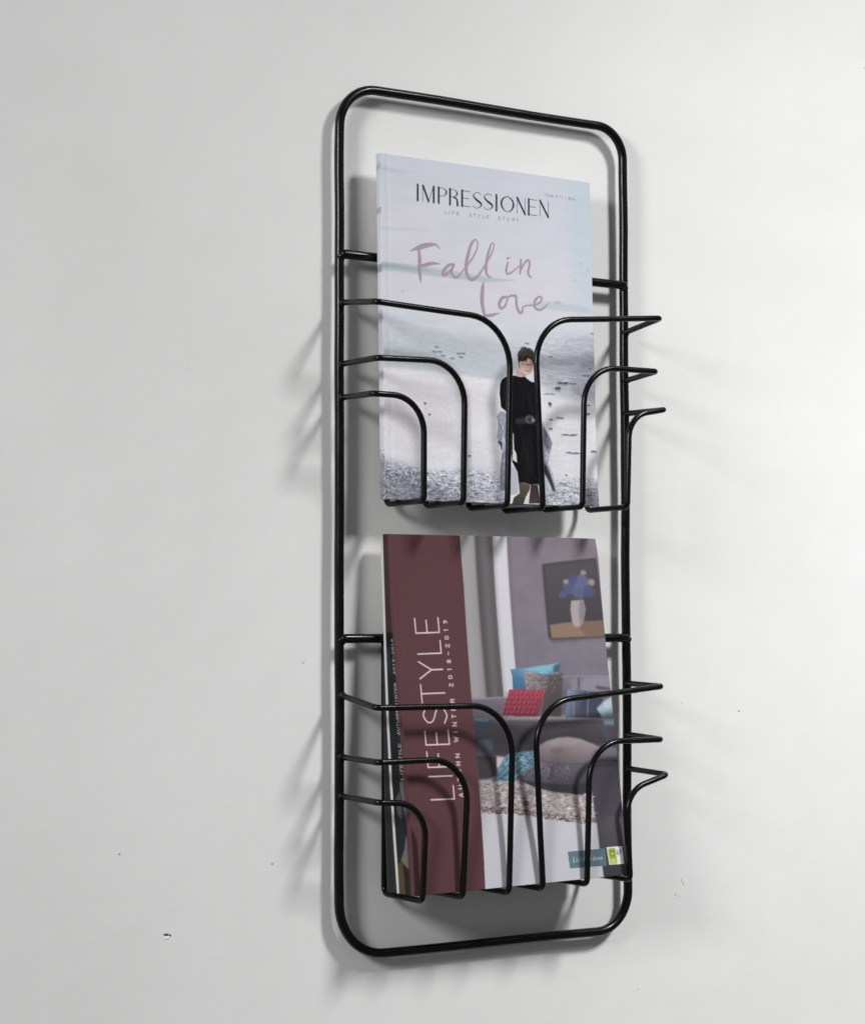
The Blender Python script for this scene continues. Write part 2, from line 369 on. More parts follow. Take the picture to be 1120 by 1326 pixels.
# strokes of a plain sans alphabet, unit box
GLYPHS = {'A':[[(0,0),(.5,1),(1,0)],[(.2,.4),(.8,.4)]],'E':[[(1,1),(0,1),(0,0),(1,0)],[(0,.52),(.85,.52)]],'F':[[(1,1),(0,1),(0,0)],[(0,.52),(.85,.52)]],
'I':[[(.5,0),(.5,1)]],'L':[[(0,1),(0,0),(.9,0)]],'M':[[(0,0),(0,1),(.5,.3),(1,1),(1,0)]],'N':[[(0,0),(0,1),(1,0),(1,1)]],
'O':[[(.5,1),(.1,.8),(0,.5),(.1,.2),(.5,0),(.9,.2),(1,.5),(.9,.8),(.5,1)]],'R':[[(0,0),(0,1),(.7,1),(1,.78),(.7,.52),(0,.52)],[(.5,.52),(1,0)]],
'S':[[(.95,.88),(.5,1),(.1,.82),(.2,.6),(.8,.42),(.95,.2),(.5,0),(.02,.12)]],'T':[[(0,1),(1,1)],[(.5,1),(.5,0)]],'U':[[(0,1),(0,.25),(.5,0),(1,.25),(1,1)]],
'W':[[(0,1),(.25,0),(.5,.8),(.75,0),(1,1)]],'Y':[[(0,1),(.5,.48),(1,1)],[(.5,.48),(.5,0)]],'0':[[(.5,1),(.1,.8),(.1,.2),(.5,0),(.9,.2),(.9,.8),(.5,1)]],
'1':[[(.2,.8),(.5,1),(.5,0)]],'2':[[(.05,.8),(.5,1),(.9,.75),(.05,0),(.95,0)]],'8':[[(.5,.52),(.1,.75),(.5,1),(.9,.75),(.5,.52),(.05,.25),(.5,0),(.95,.25),(.5,.52)]],
'9':[[(.9,.6),(.5,.45),(.1,.7),(.5,1),(.9,.75),(.85,.3),(.3,0)]],'7':[[(0,1),(1,1),(.4,0)]],'-':[[(.1,.45),(.9,.45)]],'|':[[(.5,-.1),(.5,1.1)]],'°':[[(.3,1),(.6,1),(.6,.7),(.3,.7),(.3,1)]],
'C':[[(.95,.85),(.5,1),(.05,.6),(.05,.35),(.5,0),(.95,.15)]],
'i':[[(.5,0),(.5,.6)],[(.5,.8),(.5,.9)]],'v':[[(.1,.6),(.5,0),(.9,.6)]],'n':[[(.1,0),(.1,.6)],[(.1,.5),(.6,.6),(.9,.4),(.9,0)]],'g':[[(.9,.6),(.3,.6),(.1,.3),(.4,0),(.9,.1)],[(.9,.6),(.9,-.2),(.4,-.35)]],
'd':[[(.9,1),(.9,0),(.4,0),(.1,.3),(.4,.6),(.9,.55)]],'e':[[(.1,.3),(.9,.35),(.6,.6),(.2,.5),(.1,.2),(.5,0),(.9,.1)]]}
# printed pictures, millimetres from the top-left corner of each cover
# P polygon, G gradient polygon, S brush stroke, N print grain, D specks
ART_FASHION = [
('G',(205,209,219),(214,212,223),[(80.82,1.63),(78.32,121.64)],0,1.0,[(-8.69,-28.96),(243.94,-34.83),(234.0,309.99),(-14.32,315.05)]),
('G',(186,204,216),(186,204,216),[(80.82,1.63),(78.32,121.64)],9,0.55,[(197.54,-29.09),(243.94,-34.83),(239.42,122.15),(199.21,125.23),(187.3,46.06)]),
('G',(214,214,220),(214,214,220),[(80.82,1.63),(78.32,121.64)],9,0.5,[(1.25,33.25),(80.21,30.95),(48.75,79.29),(0.5,77.57)]),
('P',(176,188,196),1.2,0.8,[(-8.54,88.86),(7.11,88.84),(30.35,89.22),(71.29,90.96),(102.13,92.81),(133.6,92.82),(102.04,97.09),(45.19,96.61),(15.4,96.03),(-8.66,96.05)]),
('P',(150,165,172),1.0,0.6,[(-8.56,90.12),(9.2,89.73),(30.32,91.04),(51.72,92.74),(30.27,93.95),(-8.62,93.72)]),
('P',(188,196,206),1.0,0.6,[(-8.09,61.32),(24.52,59.25),(50.21,59.19),(24.49,61.07),(-8.12,63.12)]),
('P',(176,190,200),1.5,0.55,[(-7.24,9.44),(12.65,11.98),(38.2,11.72),(12.61,14.35),(-7.3,13.42)]),
('P',(180,196,204),1.5,0.7,[(133.14,112.53),(165.31,107.99),(202.7,109.68),(212.15,111.21),(209.67,114.86),(169.76,115.2)]),
('P',(160,172,185),0.8,0.6,[(171.12,107.51),(178.11,106.94),(178.06,109.03),(171.75,109.92)]),
('P',(170,178,190),0.8,0.7,[(191.73,87.69),(193.89,86.16),(195.74,87.33),(193.82,88.65)]),
('P',(170,178,190),0.8,0.7,[(206.17,77.78),(208.35,76.24),(210.22,77.41),(208.28,78.74)]),
('P',(170,178,190),0.8,0.7,[(198.02,72.78),(200.18,71.23),(202.05,72.4),(200.12,73.73)]),
('P',(170,178,190),0.8,0.7,[(-1.56,119.12),(0.34,117.7),(1.99,118.82),(0.3,120.04)]),
('P',(170,178,190),0.8,0.7,[(17.44,112.11),(19.36,110.68),(21.03,111.8),(19.32,113.03)]),
('G',(212,215,224),(206,210,219),[(78.32,121.64),(77.38,166.67)],6,1.0,[(-11.12,119.47),(239.32,125.53),(234.0,309.99),(-14.32,315.05)]),
('G',(200,205,213),(190,195,206),[(47.64,136.86),(46.9,175.05)],4,0.85,[(-11.46,140.14),(77.89,142.25),(148.21,148.84),(123.71,177.89),(108.05,177.57),(54.46,173.29),(-11.97,171.38)]),
('G',(230,229,235),(220,220,228),[(77.25,173.09),(75.12,275.21)],1.6,1.0,[(-12.03,175.12),(54.41,175.84),(108.02,178.87),(155.43,181.17),(237.57,186.28),(234.0,309.99),(-14.32,315.05)]),
('P',(196,190,196),9,0.28,[(-4.84,178.39),(46.78,181.4),(76.72,198.72),(68.43,231.02),(30.66,245.33),(-2.04,228.07)]),
('G',(198,201,211),(152,153,166),[(156.24,148.28),(213.99,190.97)],4,0.9,[(151.58,142.04),(226.52,131.21),(224.7,195.71),(179.47,189.62),(155.43,181.17)]),
('G',(165,166,178),(140,141,154),[(188.43,159.28),(213.99,190.97)],3,0.75,[(185.01,164.81),(225.95,151.41),(224.74,194.37),(191.8,186.92)]),
('N',0.09,2.5,0.7,5,3.0,(1,1,1),[(148.37,142.27),(226.52,131.21),(224.7,195.71),(155.43,181.17)]),
('N',0.02,9.0,2.2,6,3.0,(1,1,1),[(-5.46,128.4),(226.56,129.86),(222.31,280.41),(-8.1,287.17)]),
('N',0.01,16.0,4.0,7,3.0,(1,1,1),[(-3.36,2.09),(230.29,-2.46),(226.56,129.86),(-5.46,128.4)]),
('N',0.03,0.7,0.6,61,3.0,(1,1,1),[(-5.72,144.08),(226.37,136.6),(222.31,280.41),(-8.1,287.17)]),
('D',90,(186,188,198),0.2,0.5,1.2,62,0.6,[(-4.84,178.39),(107.97,180.81),(224.85,190.35),(222.97,257.14),(106.32,254.96),(-6.0,248.12)]),
('D',120,(126,126,140),0.2,0.55,1.4,63,0.6,[(148.37,142.27),(226.37,136.6),(224.7,195.71),(155.43,181.17)]),
('D',110,(150,156,168),0.2,0.5,1.4,64,0.6,[(-4.26,143.97),(140.21,149.41),(108.08,176.28),(-4.71,170.89)]),
('S',(70,70,86),0.25,0.85,1,[(172.24,177.14,0.62),(175.82,177.11,1.87),(178.37,177.14,1.04),(181.19,176.96,2.07),(185.05,176.54,0.52)]),
('S',(130,130,146),0.3,0.5,1,[(171.56,178.82,0.83),(183.73,178.18,1.04)]),
('S',(70,70,86),0.25,0.85,1,[(185.63,176.88,0.34),(187.59,176.95,1.02),(188.99,177.05,0.57),(190.54,176.96,1.13),(192.66,176.45,0.28)]),
('S',(130,130,146),0.3,0.5,1,[(185.25,177.89,0.45),(191.93,177.54,0.57)]),
('S',(70,70,86),0.25,0.85,1,[(170.14,182.35,0.85),(171.84,181.87,2.55),(173.04,182.17,1.41),(174.38,181.72,2.83),(176.18,181.99,0.71)]),
('S',(130,130,146),0.3,0.5,1,[(169.8,184.16,1.13),(175.53,183.96,1.41)]),
('S',(70,70,86),0.25,0.85,1,[(170.66,207.32,0.34),(173.01,206.63,1.02),(174.67,207.11,0.57),(176.51,206.83,1.13),(179.02,207.07,0.28)]),
('S',(130,130,146),0.3,0.5,1,[(170.23,207.94,0.45),(178.17,207.59,0.57)]),
('S',(70,70,86),0.25,0.85,1,[(175.87,221.15,0.4),(180.68,220.92,1.19),(184.12,221.13,0.66),(187.93,220.95,1.32),(193.14,220.32,0.33)]),
('S',(130,130,146),0.3,0.5,1,[(174.98,222.3,0.53),(191.37,221.59,0.66)]),
('S',(70,70,86),0.25,0.85,1,[(179.88,236.37,0.4),(184.19,236.0,1.19),(187.26,236.43,0.66),(190.65,236.28,1.32),(195.3,236.08,0.33)]),
('S',(130,130,146),0.3,0.5,1,[(179.09,237.51,0.53),(193.73,236.95,0.66)]),
('S',(70,70,86),0.25,0.85,1,[(206.88,234.26,0.51),(209.54,233.76,1.53),(211.42,234.06,0.85),(213.51,233.97,1.7),(216.36,234.04,0.42)]),
('S',(130,130,146),0.3,0.5,1,[(206.38,235.28,0.68),(215.38,234.98,0.85)]),
('S',(70,70,86),0.25,0.85,1,[(199.94,194.42,0.34),(202.19,194.29,1.02),(203.78,194.58,0.57),(205.56,194.29,1.13),(207.97,194.16,0.28)]),
('S',(130,130,146),0.3,0.5,1,[(199.51,195.43,0.45),(207.15,195.06,0.57)]),
('S',(70,70,86),0.25,0.85,1,[(198.78,202.44,0.4),(201.18,201.75,1.19),(202.86,202.23,0.66),(204.74,201.94,1.32),(207.29,201.8,0.33)]),
('S',(130,130,146),0.3,0.5,1,[(198.34,203.2,0.53),(206.41,202.84,0.66)]),
('S',(70,70,86),0.25,0.85,1,[(199.44,169.2,0.34),(201.69,169.24,1.02),(203.29,169.33,0.57),(205.06,169.22,1.13),(207.49,168.69,0.28)]),
('S',(130,130,146),0.3,0.5,1,[(199.01,170.21,0.45),(206.65,169.79,0.57)]),
('S',(70,70,86),0.25,0.85,1,[(205.99,162.69,0.23),(207.32,162.6,0.68),(208.26,162.92,0.38),(209.31,162.66,0.75),(210.74,162.38,0.19)]),
('S',(130,130,146),0.3,0.5,1,[(205.74,163.43,0.3),(210.25,163.17,0.38)]),
('S',(70,70,86),0.25,0.85,1,[(163.28,216.51,0.45),(164.18,216.65,1.36),(164.82,216.81,0.75),(165.53,216.59,1.51),(166.51,216.35,0.38)]),
('S',(130,130,146),0.3,0.5,1,[(163.09,217.75,0.6),(166.15,217.68,0.75)]),
('S',(70,70,86),0.25,0.85,1,[(163.0,195.54,0.91),(163.71,195.31,2.72),(164.21,195.84,1.51),(164.77,195.81,3.02),(165.54,195.39,0.75)]),
('S',(130,130,146),0.3,0.5,1,[(162.82,197.83,1.21),(165.22,197.85,1.51)]),
('S',(70,70,86),0.25,0.85,1,[(158.25,187.93,0.23),(161.49,186.99,0.68),(163.78,187.42,0.38),(166.33,186.9,0.75),(169.79,187.26,0.19)]),
('S',(130,130,146),0.3,0.5,1,[(157.67,188.12,0.3),(168.62,187.52,0.38)]),
('S',(70,70,86),0.25,0.85,1,[(163.25,208.64,0.34),(164.27,208.78,1.02),(165.01,208.93,0.57),(165.82,208.7,1.13),(166.93,208.83,0.28)]),
('S',(130,130,146),0.3,0.5,1,[(163.04,209.63,0.45),(166.54,209.5,0.57)]),
('S',(70,70,86),0.25,0.85,1,[(172.25,262.54,0.34),(174.59,262.27,1.02),(176.25,262.77,0.57),(178.08,262.71,1.13),(180.6,262.24,0.28)]),
('S',(130,130,146),0.3,0.5,1,[(171.81,263.53,0.45),(179.74,263.3,0.57)]),
('S',(70,70,86),0.25,0.85,1,[(178.93,255.18,0.34),(179.57,255.34,1.02),(180.03,255.51,0.57),(180.55,255.49,1.13),(181.24,255.47,0.28)]),
('S',(130,130,146),0.3,0.5,1,[(178.79,256.16,0.45),(180.99,256.13,0.57)]),
('S',(70,70,86),0.25,0.85,1,[(197.1,186.42,0.23),(199.07,186.5,0.68),(200.48,186.61,0.38),(202.04,186.33,0.75),(204.17,186.39,0.19)]),
('S',(130,130,146),0.3,0.5,1,[(196.72,187.17,0.3),(203.45,186.81,0.38)]),
('S',(70,70,86),0.25,0.85,1,[(79.72,243.06,0.4),(80.57,243.21,1.19),(81.18,243.37,0.66),(81.86,242.97,1.32),(82.77,243.48,0.33)]),
('S',(130,130,146),0.3,0.5,1,[(79.54,244.15,0.53),(82.45,244.09,0.66)]),
('S',(70,70,86),0.25,0.85,1,[(93.34,262.04,0.4),(94.33,261.82,1.19),(95.03,262.34,0.66),(95.8,262.31,1.32),(96.86,262.27,0.33)]),
('S',(130,130,146),0.3,0.5,1,[(93.14,263.12,0.53),(96.49,263.06,0.66)]),
('S',(70,70,86),0.25,0.85,1,[(41.93,210.97,0.4),(42.53,210.76,1.19),(42.95,211.28,0.66),(43.43,210.89,1.32),(44.07,210.86,0.33)]),
('S',(130,130,146),0.3,0.5,1,[(41.8,212.05,0.53),(43.83,212.0,0.66)]),
('S',(70,70,86),0.25,0.85,1,[(38.05,201.99,0.51),(38.53,201.78,1.53),(38.86,202.3,0.85),(39.24,202.1,1.7),(39.75,202.07,0.42)]),
('S',(130,130,146),0.3,0.5,1,[(37.94,203.31,0.68),(39.56,203.3,0.85)]),
('S',(105,112,128),0.3,0.75,1,[(49.0,154.94,0.94),(52.23,155.08,1.51)]),
('S',(105,112,128),0.3,0.75,1,[(52.16,158.72,0.94),(55.39,158.86,1.51)]),
('S',(105,112,128),0.3,0.75,1,[(55.33,161.77,0.94),(58.57,161.92,1.51)]),
('S',(105,112,128),0.3,0.75,1,[(72.68,161.86,0.94),(75.95,162.01,1.51)]),
('S',(105,112,128),0.3,0.75,1,[(70.56,158.9,0.94),(73.83,159.04,1.51)]),
('S',(105,112,128),0.3,0.75,1,[(-6.83,148.18,0.94),(-3.71,148.31,1.51)]),
('S',(105,112,128),0.3,0.75,1,[(46.78,159.09,0.94),(50.0,159.23,1.51)]),
('S',(105,112,128),0.3,0.75,1,[(74.93,158.6,0.94),(78.2,158.74,1.51)]),
('S',(105,112,128),0.3,0.75,1,[(63.95,163.37,0.94),(67.2,163.52,1.51)]),
('S',(105,112,128),0.3,0.75,1,[(163.66,155.28,0.94),(167.13,155.42,1.51)]),
('S',(105,112,128),0.3,0.75,1,[(139.85,145.69,0.94),(143.26,145.82,1.51)]),
('S',(105,112,128),0.3,0.75,1,[(209.91,132.06,0.94),(213.47,132.18,1.51)]),
('G',(200,203,214),(166,168,180),[(75.71,247.23),(74.93,284.73)],4,0.8,[(-9.62,248.27),(12.12,252.35),(45.29,258.56),(75.57,253.6),(106.29,256.25),(117.58,273.84),(145.19,272.95),(169.49,262.35),(202.08,263.18),(222.97,257.14),(222.12,287.05),(-10.37,293.41)]),
('G',(150,153,166),(118,120,132),[(8.46,252.49),(7.86,286.7)],5,0.8,[(-9.64,249.51),(23.1,254.4),(42.18,264.97),(63.74,275.58),(74.79,291.08),(-10.37,293.41)]),
('G',(150,152,164),(112,114,124),[(210.4,260.91),(209.85,280.78)],3,0.85,[(195.39,267.37),(222.93,258.47),(222.12,287.05),(193.21,287.84)]),
('N',0.3,1.6,0.7,8,3.0,(1,1,1),[(-9.62,248.27),(12.12,252.35),(45.29,258.56),(75.57,253.6),(106.29,256.25),(117.58,273.84),(145.19,272.95),(169.49,262.35),(202.08,263.18),(222.97,257.14),(222.12,287.05),(-10.37,293.41)]),
('D',700,(62,64,78),0.25,0.8,1.1,11,0.8,[(-7.49,250.66),(34.18,255.22),(75.32,265.68),(74.93,284.73),(-8.1,287.17)]),
('D',300,(96,100,118),0.25,0.8,1.2,12,0.75,[(34.18,255.22),(114.08,255.95),(113.45,283.6),(44.77,285.62)]),
('D',260,(78,80,94),0.25,0.8,1.2,13,0.8,[(165.5,260.54),(218.83,255.96),(218.15,280.53),(156.93,282.33)]),
('D',330,(208,208,216),0.25,0.7,1.0,14,0.75,[(-7.49,250.66),(75.49,257.42),(74.93,284.73),(-8.1,287.17)]),
('D',22,(214,196,140),0.35,0.8,2.0,15,0.7,[(-7.79,268.62),(8.16,269.92),(9.51,276.09),(-7.9,275.43)]),
('P',(158,162,178),0.3,1.0,[(113.44,204.51),(117.27,204.93),(121.04,208.55),(122.16,226.92),(109.09,227.54),(110.9,214.79),(109.12,209.18)]),
('P',(158,162,178),0.3,1.0,[(110.25,209.74),(120.25,209.21),(124.59,221.71),(121.16,270.06),(111.56,270.69),(111.55,253.97),(114.24,236.78),(109.78,230.65),(110.8,219.21)]),
('P',(118,122,142),0.8,0.75,[(114.24,236.78),(117.98,241.05),(119.38,247.33),(117.31,270.18),(111.95,270.36),(112.14,255.21)]),
('P',(186,188,202),0.5,1.0,[(123.56,249.7),(129.27,253.28),(129.6,272.31),(121.07,274.17),(122.17,259.89)]),
('S',(50,52,66),0.3,1.0,1,[(111.31,230.58,1.94),(113.2,231.76,1.69),(113.49,236.18,0.91)]),
('S',(110,114,134),0.8,0.6,1,[(112.41,215.96,1.69),(116.02,225.93,1.3),(117.24,239.82,1.43)]),
('S',(196,199,212),0.6,0.7,1,[(115.06,217.73,1.17),(116.69,230.34,0.91),(118.4,239.77,0.78)]),
('P',(146,150,166),0.3,1.0,[(153.79,207.45),(156.75,215.01),(162.88,222.43),(166.05,228.72),(163.28,237.84),(160.69,246.94),(169.2,270.05),(164.07,269.26),(158.13,254.73),(155.59,245.86)]),
('P',(104,106,124),0.8,0.75,[(157.13,215.64),(162.78,226.29),(164.17,233.95),(159.46,232.87),(156.86,226.57)]),
('P',(188,190,204),0.6,0.8,[(156.75,231.07),(163.32,236.55),(160.73,245.01),(156.84,243.25)]),
('P',(44,46,60),0.5,0.95,[(155.61,245.22),(159.08,248.29),(162.83,255.84),(168.4,270.08),(164.88,268.59),(159.61,258.52),(155.43,252.27)]),
('P',(206,208,218),0.8,0.8,[(158.09,256.01),(162.64,263.54),(164.88,268.59),(158.23,266.25)]),
('S',(172,176,190),0.5,0.8,1,[(162.23,248.16,1.69),(165.93,258.29,1.56),(168.46,267.83,0.78)]),
('P',(20,20,24),0.35,1.0,[(123.37,174.33),(118.71,175.58),(115.19,178.03),(113.34,181.64),(112.63,189.31),(113.67,201.0),(118.06,203.94),(121.43,208.53),(120.61,227.0),(154.92,225.39),(154.69,209.35),(153.67,180.46),(150.56,178.72),(145.87,177.72),(140.45,175.49),(138.94,173.34),(134.23,174.6),(128.81,173.66)]),
('P',(20,20,24),0.3,1.0,[(120.64,209.19),(154.18,207.43),(154.73,233.08),(155.43,252.27),(155.54,263.79),(142.2,264.89),(135.24,263.23),(130.18,264.04),(129.24,254.55),(124.02,246.51),(122.13,228.18)]),
('P',(214,214,214),0.3,1.0,[(125.21,222.0),(125.97,222.6),(126.2,235.62),(128.44,239.34),(129.03,246.94),(124.45,244.59)]),
('P',(205,204,206),0.3,0.8,[(128.84,255.2),(129.74,259.62),(129.93,264.69),(129.14,265.35)]),
('G',(34,36,38),(20,20,24),[(139.21,227.39),(147.03,227.02)],3,0.5,[(135.46,221.18),(145.54,223.9),(144.61,262.26),(135.28,261.32)]),
('S',(34,36,40),2,0.5,1,[(138.75,181.37,1.94),(143.13,193.93,2.59),(146.04,203.39,1.94)]),
('G',(96,80,76),(66,66,60),[(136.0,263.84),(130.95,280.51)],0.3,1.0,[(130.18,263.92),(135.23,263.36),(142.19,265.21),(141.31,269.38),(137.28,275.24),(134.81,281.35),(123.2,281.69),(124.87,276.26),(131.15,272.26)]),
('G',(62,50,48),(70,64,58),[(146.11,264.76),(145.73,280.06)],0.3,1.0,[(142.59,264.88),(151.59,264.57),(152.39,279.86),(140.26,280.87),(141.67,270.64)]),
('P',(216,214,216),0.3,1.0,[(142.57,265.84),(141.43,270.97),(139.86,281.2),(134.65,281.35),(137.27,275.55),(141.31,269.38)]),
('P',(228,227,228),0.3,1.0,[(124.15,274.07),(131.15,272.26),(124.87,276.26),(122.82,281.7),(119.74,281.8),(121.44,274.47)]),
('P',(228,227,228),0.3,1.0,[(150.01,265.26),(151.73,265.2),(152.4,279.54),(151.64,278.61)]),
('S',(104,108,128),0.3,0.6,1,[(110.93,213.5,0.65),(113.42,222.25,0.91),(112.46,230.53,0.52)]),
('S',(104,108,128),0.3,0.6,1,[(117.85,213.15,0.65),(117.19,225.24,0.78),(119.02,235.94,0.52)]),
('S',(104,108,128),0.3,0.6,1,[(114.55,239.93,0.65),(113.85,253.88,0.91),(112.75,268.44,0.65)]),
('S',(104,108,128),0.3,0.6,1,[(117.51,244.87,0.78),(115.65,258.87,0.78),(115.95,269.6,0.52)]),
('S',(200,203,214),0.3,0.6,1,[(112.38,217.23,0.65),(114.84,227.25,0.78),(115.41,236.1,0.52)]),
('S',(200,203,214),0.3,0.6,1,[(115.8,242.41,0.65),(114.69,257.64,0.78),(114.12,269.03,0.52)]),
('S',(200,203,214),0.3,0.6,1,[(125.02,253.45,0.65),(125.18,262.95,0.91),(124.19,272.49,0.65)]),
('S',(92,95,114),0.3,0.65,1,[(156.45,211.17,0.65),(159.02,218.76,0.78),(163.97,226.24,0.65)]),
('S',(92,95,114),0.3,0.65,1,[(157.99,228.44,0.78),(160.99,234.73,0.91),(162.1,237.89,0.52)]),
('S',(92,95,114),0.3,0.65,1,[(160.65,248.22,0.65),(164.35,258.35,0.78),(167.31,266.59,0.52)]),
('S',(40,41,44),1.2,0.6,1,[(132.47,216.23,1.17),(135.28,228.85,1.43),(133.75,244.2,1.17)]),
('S',(40,41,44),1.2,0.6,1,[(142.56,217.64,0.91),(144.49,234.81,1.17),(144.84,252.68,0.91)]),
('S',(40,41,44),1.2,0.6,1,[(139.02,235.06,1.04),(141.81,248.97,1.3),(147.78,260.23,0.91)]),
('S',(38,39,44),1.2,0.6,1,[(117.84,180.09,1.3),(117.22,190.31,1.56),(119.69,200.35,1.04)]),
('S',(38,39,44),1.2,0.6,1,[(132.6,177.9,1.17),(137.03,187.88,1.56),(135.95,200.73,1.3)]),
('S',(38,39,44),1.2,0.6,1,[(145.7,184.8,1.04),(143.13,193.93,1.3),(146.05,202.74,1.04)]),
('P',(52,54,56),0.5,0.9,[(127.96,210.1),(138.1,208.29),(139.54,213.33),(128.62,214.84)]),
('P',(92,94,96),0.5,1.0,[(138.51,207.63),(142.84,206.12),(146.73,207.2),(148.61,210.3),(146.59,212.97),(141.1,213.57),(138.4,212.11)]),
('P',(50,52,56),0.5,1.0,[(140.43,208.81),(143.58,207.68),(145.9,209.16),(144.27,211.81),(141.14,211.97)]),
('P',(150,152,152),0.4,0.8,[(144.73,208.58),(148.23,209.68),(147.79,211.63),(145.06,211.13)]),
('P',(196,170,160),0.4,1.0,[(130.67,167.15),(134.34,169.79),(140.55,171.32),(139.31,173.96),(134.23,174.73),(129.2,173.77)]),
('P',(150,122,114),0.6,0.6,[(134.34,170.11),(140.54,171.64),(139.31,173.96),(136.6,173.17)]),
('P',(212,184,174),0.4,1.0,[(132.59,161.58),(135.38,159.14),(142.45,157.38),(147.1,159.64),(147.26,166.06),(144.88,170.4),(141.7,172.21),(138.97,172.06),(135.88,170.65),(133.23,167.62)]),
('P',(176,138,130),0.8,0.7,[(143.99,158.56),(147.41,159.62),(147.26,166.06),(145.12,170.06),(142.74,171.37),(143.8,166.29),(144.82,163.01)]),
('P',(216,214,220),0.4,0.9,[(141.28,173.52),(146.85,169.95),(146.96,178.3),(143.54,177.23)]),
('P',(58,48,46),0.4,1.0,[(132.05,161.29),(131.85,156.82),(133.57,153.17),(136.52,150.4),(139.51,149.36),(143.26,149.86),(147.29,151.58),(150.75,154.88),(152.77,159.26),(152.36,163.15),(150.88,165.83),(148.14,165.04),(147.37,161.55),(145.93,159.07),(143.69,157.94),(141.63,158.85),(140.16,161.52),(138.62,160.34),(136.87,161.74),(134.56,160.87),(133.26,163.13)]),
('S',(74,62,60),0.3,0.9,1,[(131.71,156.19,0.91),(133.57,153.17,1.17),(137.15,150.29,0.78)]),
('S',(74,62,60),0.3,0.9,1,[(134.8,150.52,0.65),(137.96,149.08,0.91),(141.08,149.12,0.52)]),
('S',(74,62,60),0.3,0.9,1,[(143.03,149.49,0.91),(146.53,150.53,0.78),(149.23,152.54,0.52)]),
('S',(112,98,96),0.4,0.65,1,[(133.73,156.05,0.91),(136.78,152.5,1.04),(141.03,151.43,0.78)]),
('S',(112,98,96),0.4,0.65,1,[(135.56,157.85,0.65),(138.29,154.84,0.78),(142.54,153.64,0.65)]),
('S',(112,98,96),0.4,0.65,1,[(144.06,155.34,0.65),(147.18,156.41,0.78),(149.47,158.83,0.52)]),
('S',(36,30,30),0.3,0.8,1,[(137.68,160.66,0.65),(139.31,157.59,0.91),(141.71,155.5,0.65)]),
('S',(36,30,30),0.3,0.8,1,[(132.99,161.23,0.78),(134.63,157.91,0.91),(136.39,155.87,0.65)]),
('S',(36,30,30),0.3,0.8,1,[(143.99,158.56,0.78),(146.37,157.11,0.91),(147.21,155.12,0.65)]),
('S',(66,50,48),0.3,0.7,1,[(132.65,162.21,0.65),(132.9,165.08,0.78),(133.31,167.62,0.45)]),
('S',(150,104,100),0.5,0.75,1,[(140.74,163.54,1.43),(143.86,163.59,1.56),(147.02,162.86,1.17)]),
('S',(120,90,86),0.4,0.45,1,[(135.42,163.89,0.78),(138.39,163.43,0.78)]),
('S',(178,140,130),0.5,0.6,1,[(141.49,164.51,0.78),(142.07,166.53,0.91)]),
('S',(160,96,96),0.3,0.8,1,[(139.21,168.64,0.78),(141.78,168.99,0.97),(143.92,167.95,0.58)]),
('S',(236,216,208),0.8,0.5,1,[(135.61,165.86,1.43),(137.49,168.63,1.04)]),
('N',0.22,0.6,0.9,51,0.3,(1,1,1),[(132.24,160.0),(133.14,154.81),(135.57,151.11),(139.51,149.55),(144.18,150.51),(148.06,152.49),(151.89,156.74),(152.72,161.19),(147.92,164.73),(142.81,158.64),(137.69,160.27)]),
('N',0.16,1.0,1.6,52,0.3,(1,1,1),[(110.25,209.74),(120.25,209.21),(121.16,270.06),(111.56,270.69),(111.55,253.97),(114.24,236.78)]),
('N',0.16,1.0,1.6,53,0.3,(1,1,1),[(156.75,215.01),(166.05,228.72),(163.28,237.84),(160.69,246.94),(169.2,270.05),(158.13,254.73)]),
('S',(160,142,160),0.3,0.95,1,[(27.1,77.94,0.71),(33.55,75.05,3.06),(38.93,72.93,4.24),(45.68,71.02,3.3),(51.75,70.42,1.89),(55.75,73.36,0.71)]),
('S',(190,174,188),0.5,0.4,1,[(27.5,78.13,0.25),(33.94,75.24,1.07),(39.33,73.12,1.49),(46.08,71.2,1.16),(52.15,70.61,0.66),(56.15,73.55,0.25)]),
('S',(160,142,160),0.3,0.95,1,[(35.39,76.23,2.36),(36.05,84.14,3.18),(35.63,92.15,3.18),(36.31,98.91,2.59),(36.77,102.5,0.94)]),
('S',(190,174,188),0.5,0.4,1,[(35.79,76.42,0.83),(36.44,84.33,1.11),(36.03,92.34,1.11),(36.7,99.1,0.91),(37.17,102.7,0.33)]),
('S',(160,142,160),0.3,0.95,1,[(34.34,89.99,1.18),(41.32,88.21,2.95),(48.07,86.21,2.59),(55.36,85.99,0.94)]),
('S',(190,174,188),0.5,0.4,1,[(34.73,90.18,0.41),(41.72,88.4,1.03),(48.47,86.4,0.91),(55.76,86.19,0.33)]),
('S',(160,142,160),0.3,0.95,1,[(68.69,84.76,1.41),(63.62,86.72,2.59),(59.04,91.73,2.83),(58.71,94.85,2.59),(62.8,93.34,2.36),(67.25,88.8,1.89),(69.5,85.38,1.65)]),
('S',(190,174,188),0.5,0.4,1,[(69.1,84.95,0.49),(64.02,86.91,0.91),(59.44,91.92,0.99),(59.11,95.04,0.91),(63.21,93.53,0.83),(67.65,88.99,0.66),(69.9,85.57,0.58)]),
('S',(160,142,160),0.3,0.95,1,[(69.22,85.4,1.89),(66.92,91.36,2.24),(68.89,95.32,2.36),(72.98,95.18,2.0),(77.88,89.9,1.18)]),
('S',(190,174,188),0.5,0.4,1,[(69.63,85.59,0.66),(67.33,91.55,0.78),(69.29,95.51,0.83),(73.39,95.37,0.7),(78.29,90.1,0.41)]),
